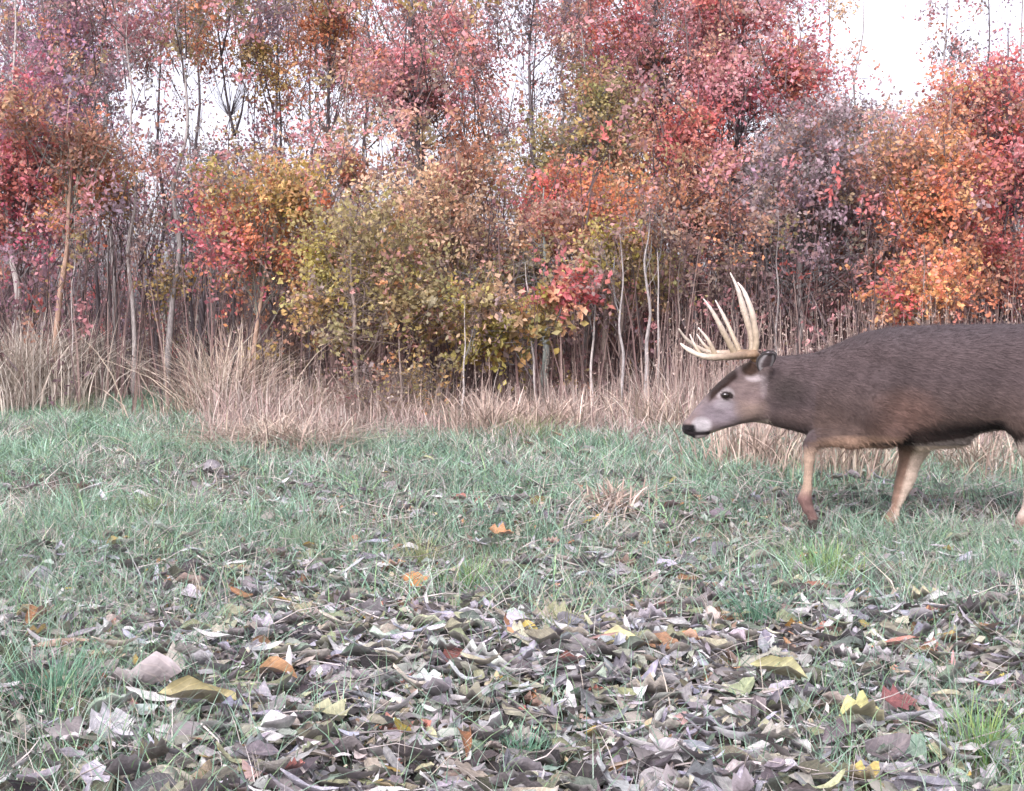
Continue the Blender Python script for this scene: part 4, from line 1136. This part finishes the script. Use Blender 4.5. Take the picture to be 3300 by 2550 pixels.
def ptz2(x, y, off): return dz(.6315 * x + 88.9, .6315 * y, off)
def antler(parts, label=None):
    A = Acc()
    for pts in parts:
        P = np.array([ptz2(a, b, c) for a, b, c, r in pts]); Rr = np.array([r for *_, r in pts])
        n_ = 7; C_ = catmull(P, n_); R_ = np.interp(np.linspace(0, 1, len(C_)), np.linspace(0, 1, len(P)), Rr)
        R_ = R_ * .86 * (1 + rng.normal(size=len(R_)) * .04)
        R_[:4] *= (1.3 if len(pts) > 5 else 1.08)
        V, T = tube(C_, R_, 12)
        zz = np.interp(np.repeat(np.linspace(0, 1, len(C_)), 12), [0, .35, .8, 1], [0, .2, .85, 1]); zz = np.concatenate([zz, [0, 1]])
        lo_c, hi_c = (np.array((.16, .095, .05)), np.array((.46, .40, .33))) if len(pts) > 5 else (np.array((.27, .21, .14)), np.array((.50, .44, .39)))
        A.add(V - dbase, T, lo_c * (1 - zz[:, None]) + hi_c * zz[:, None])
    # burr
    P = np.array([ptz2(*parts[0][0][:3])]); th = np.linspace(0, 6.283, 15)[:-1]
    return new_obj('antler', A.mesh('antler', M_antler, True), deer)
N1 = -.05
antler([[(805, 860, N1, .021), (790, 820, N1 - .03, .021), (700, 832, -.10, .019), (560, 842, -.17, .0175), (400, 848, -.20, .016), (290, 828, -.19, .014), (185, 775, -.16, .011), (120, 725, -.13, .0035)],
        [(785, 830, -.06, .015), (808, 690, -.075, .0155), (770, 450, -.085, .015), (700, 260, -.08, .010), (640, 170, -.075, .003)],
        [(620, 830, -.13, .015), (520, 640, -.15, .0145), (420, 450, -.16, .010), (330, 318, -.16, .003)],
        [(440, 835, -.19, .012), (370, 690, -.20, .009), (280, 580, -.20, .003)],
        [(300, 825, -.19, .010), (245, 730, -.185, .007), (205, 640, -.18, .0025)]])
antler([[(800, 860, .05, .021), (775, 815, .08, .021), (680, 812, .14, .019), (560, 810, .19, .017), (420, 808, .21, .015), (300, 775, .20, .013), (180, 690, .16, .009), (105, 590, .13, .003)],
        [(770, 820, .08, .015), (760, 650, .09, .0155), (690, 400, .10, .016), (640, 230, .095, .010), (572, 82, .09, .003)],
        [(660, 800, .15, .014), (590, 640, .17, .012), (510, 470, .18, .009), (437, 330, .18, .003)],
        [(400, 800, .21, .010), (330, 730, .21, .008), (270, 640, .21, .003)]])

def ear(root_, tip_, side_dir, width, name='ear'):
    r_, t_ = np.array(root_), np.array(tip_)
    ax = t_ - r_; Ln = np.linalg.norm(ax); ax = ax / Ln
    sdv = np.array(side_dir, float); sdv -= ax * (sdv @ ax); sdv = sdv / np.linalg.norm(sdv); nm = np.cross(ax, sdv)
    nu, nv_ = 12, 9; V, C = [], []
    for i_ in range(nu):
        u = i_ / (nu - 1); wd = width * (math.sin(math.pi * min(1, .14 + u * .86)) ** .7) + .002
        for j_ in range(nv_):
            v = -1 + 2 * j_ / (nv_ - 1)
            V.append(r_ + ax * Ln * u + sdv * wd * math.sin(v * 1.25) / .95 + nm * wd * .9 * (1 - math.cos(v * 1.25)) )
            edge = abs(v) > .72 or u > .9
            C.append((.03, .024, .024) if edge else (.46, .43, .44) if abs(v) > .3 or u < .25 else (.16, .12, .125))
    T = []
    for i_ in range(nu - 1):
        for j_ in range(nv_ - 1):
            a = i_ * nv_ + j_; T += [(a, a + 1, a + nv_ + 1), (a, a + nv_ + 1, a + nv_)]
    o = new_obj(name, tri_mesh(name, np.array(V) - dbase, T, C, mat=M_coat, smooth=True), deer)
    s = o.modifiers.new('thickness', 'SOLIDIFY'); s.thickness = .005; s.offset = 0
    return o
ear(dz(642, 618, -.085), dz(680, 512, -.20), (1, -.5, .35), .036)
ear(dz(642, 610, .085), dz(690, 500, .20), (-1, -.5, -.35), .036)

def ball(c, r, name, m, sq=(1, 1, 1)):
    nu, nv_ = 18, 12; V = []
    for i_ in range(nv_ + 1):
        ph = math.pi * i_ / nv_
        for j_ in range(nu):
            th = 2 * math.pi * j_ / nu
            V.append((r * sq[0] * math.sin(ph) * math.cos(th), r * sq[1] * math.sin(ph) * math.sin(th), r * sq[2] * math.cos(ph)))
    T = []
    for i_ in range(nv_):
        for j_ in range(nu):
            a, b = i_ * nu + j_, i_ * nu + (j_ + 1) % nu
            T += [(a, a + nu, b + nu), (a, b + nu, b)]
    o = new_obj(name, tri_mesh(name, V, T, mat=m, smooth=True), deer); o.location = Vector(c) - Vector(dbase)
    return o
for s_ in (-1, 1):
    ball(dz(424, 752, s_ * .0545), .0165, 'eye', M_eye, (1.1, .9, .85))

def hoof(X_, Y_, off, tilt):
    c = dz(X_, Y_, off) - dbase; A = Acc()
    for s2 in (-1, 1):
        prof = [(-.034, 0), (-.022, .018), (-.004, .036), (.018, .034), (.024, .0)]
        V = []
        for yy, sc_w in ((s2 * .003, .96), (s2 * .013, 1), (s2 * .020, .8)):
            for a, b in prof: V.append((a * sc_w, yy, b * sc_w))
        T = []
        for i_ in range(2):
            for j_ in range(5):
                a, b = i_ * 5 + j_, i_ * 5 + (j_ + 1) % 5; T += [(a, b, b + 5), (a, b + 5, a + 5)]
        for b0 in (0, 10): T += [(b0, b0 + 1, b0 + 2), (b0, b0 + 2, b0 + 3), (b0, b0 + 3, b0 + 4)]
        V = np.array(V); ct_, st_ = math.cos(tilt), math.sin(tilt)
        V = np.stack([V[:, 0] * ct_ - V[:, 2] * st_, V[:, 1], V[:, 0] * st_ + V[:, 2] * ct_], 1)
        A.add(V + c, T, (.03, .025, .02))
    return new_obj('hoof', A.mesh('hoof', M_hoof), deer)
hoof(942, 1500, -.12, 1.0)
hoof(1338, 1566, .095, 0)
hoof(2092, 1566, -.125, 0)
hoof(2532, 1566, .11, 0)
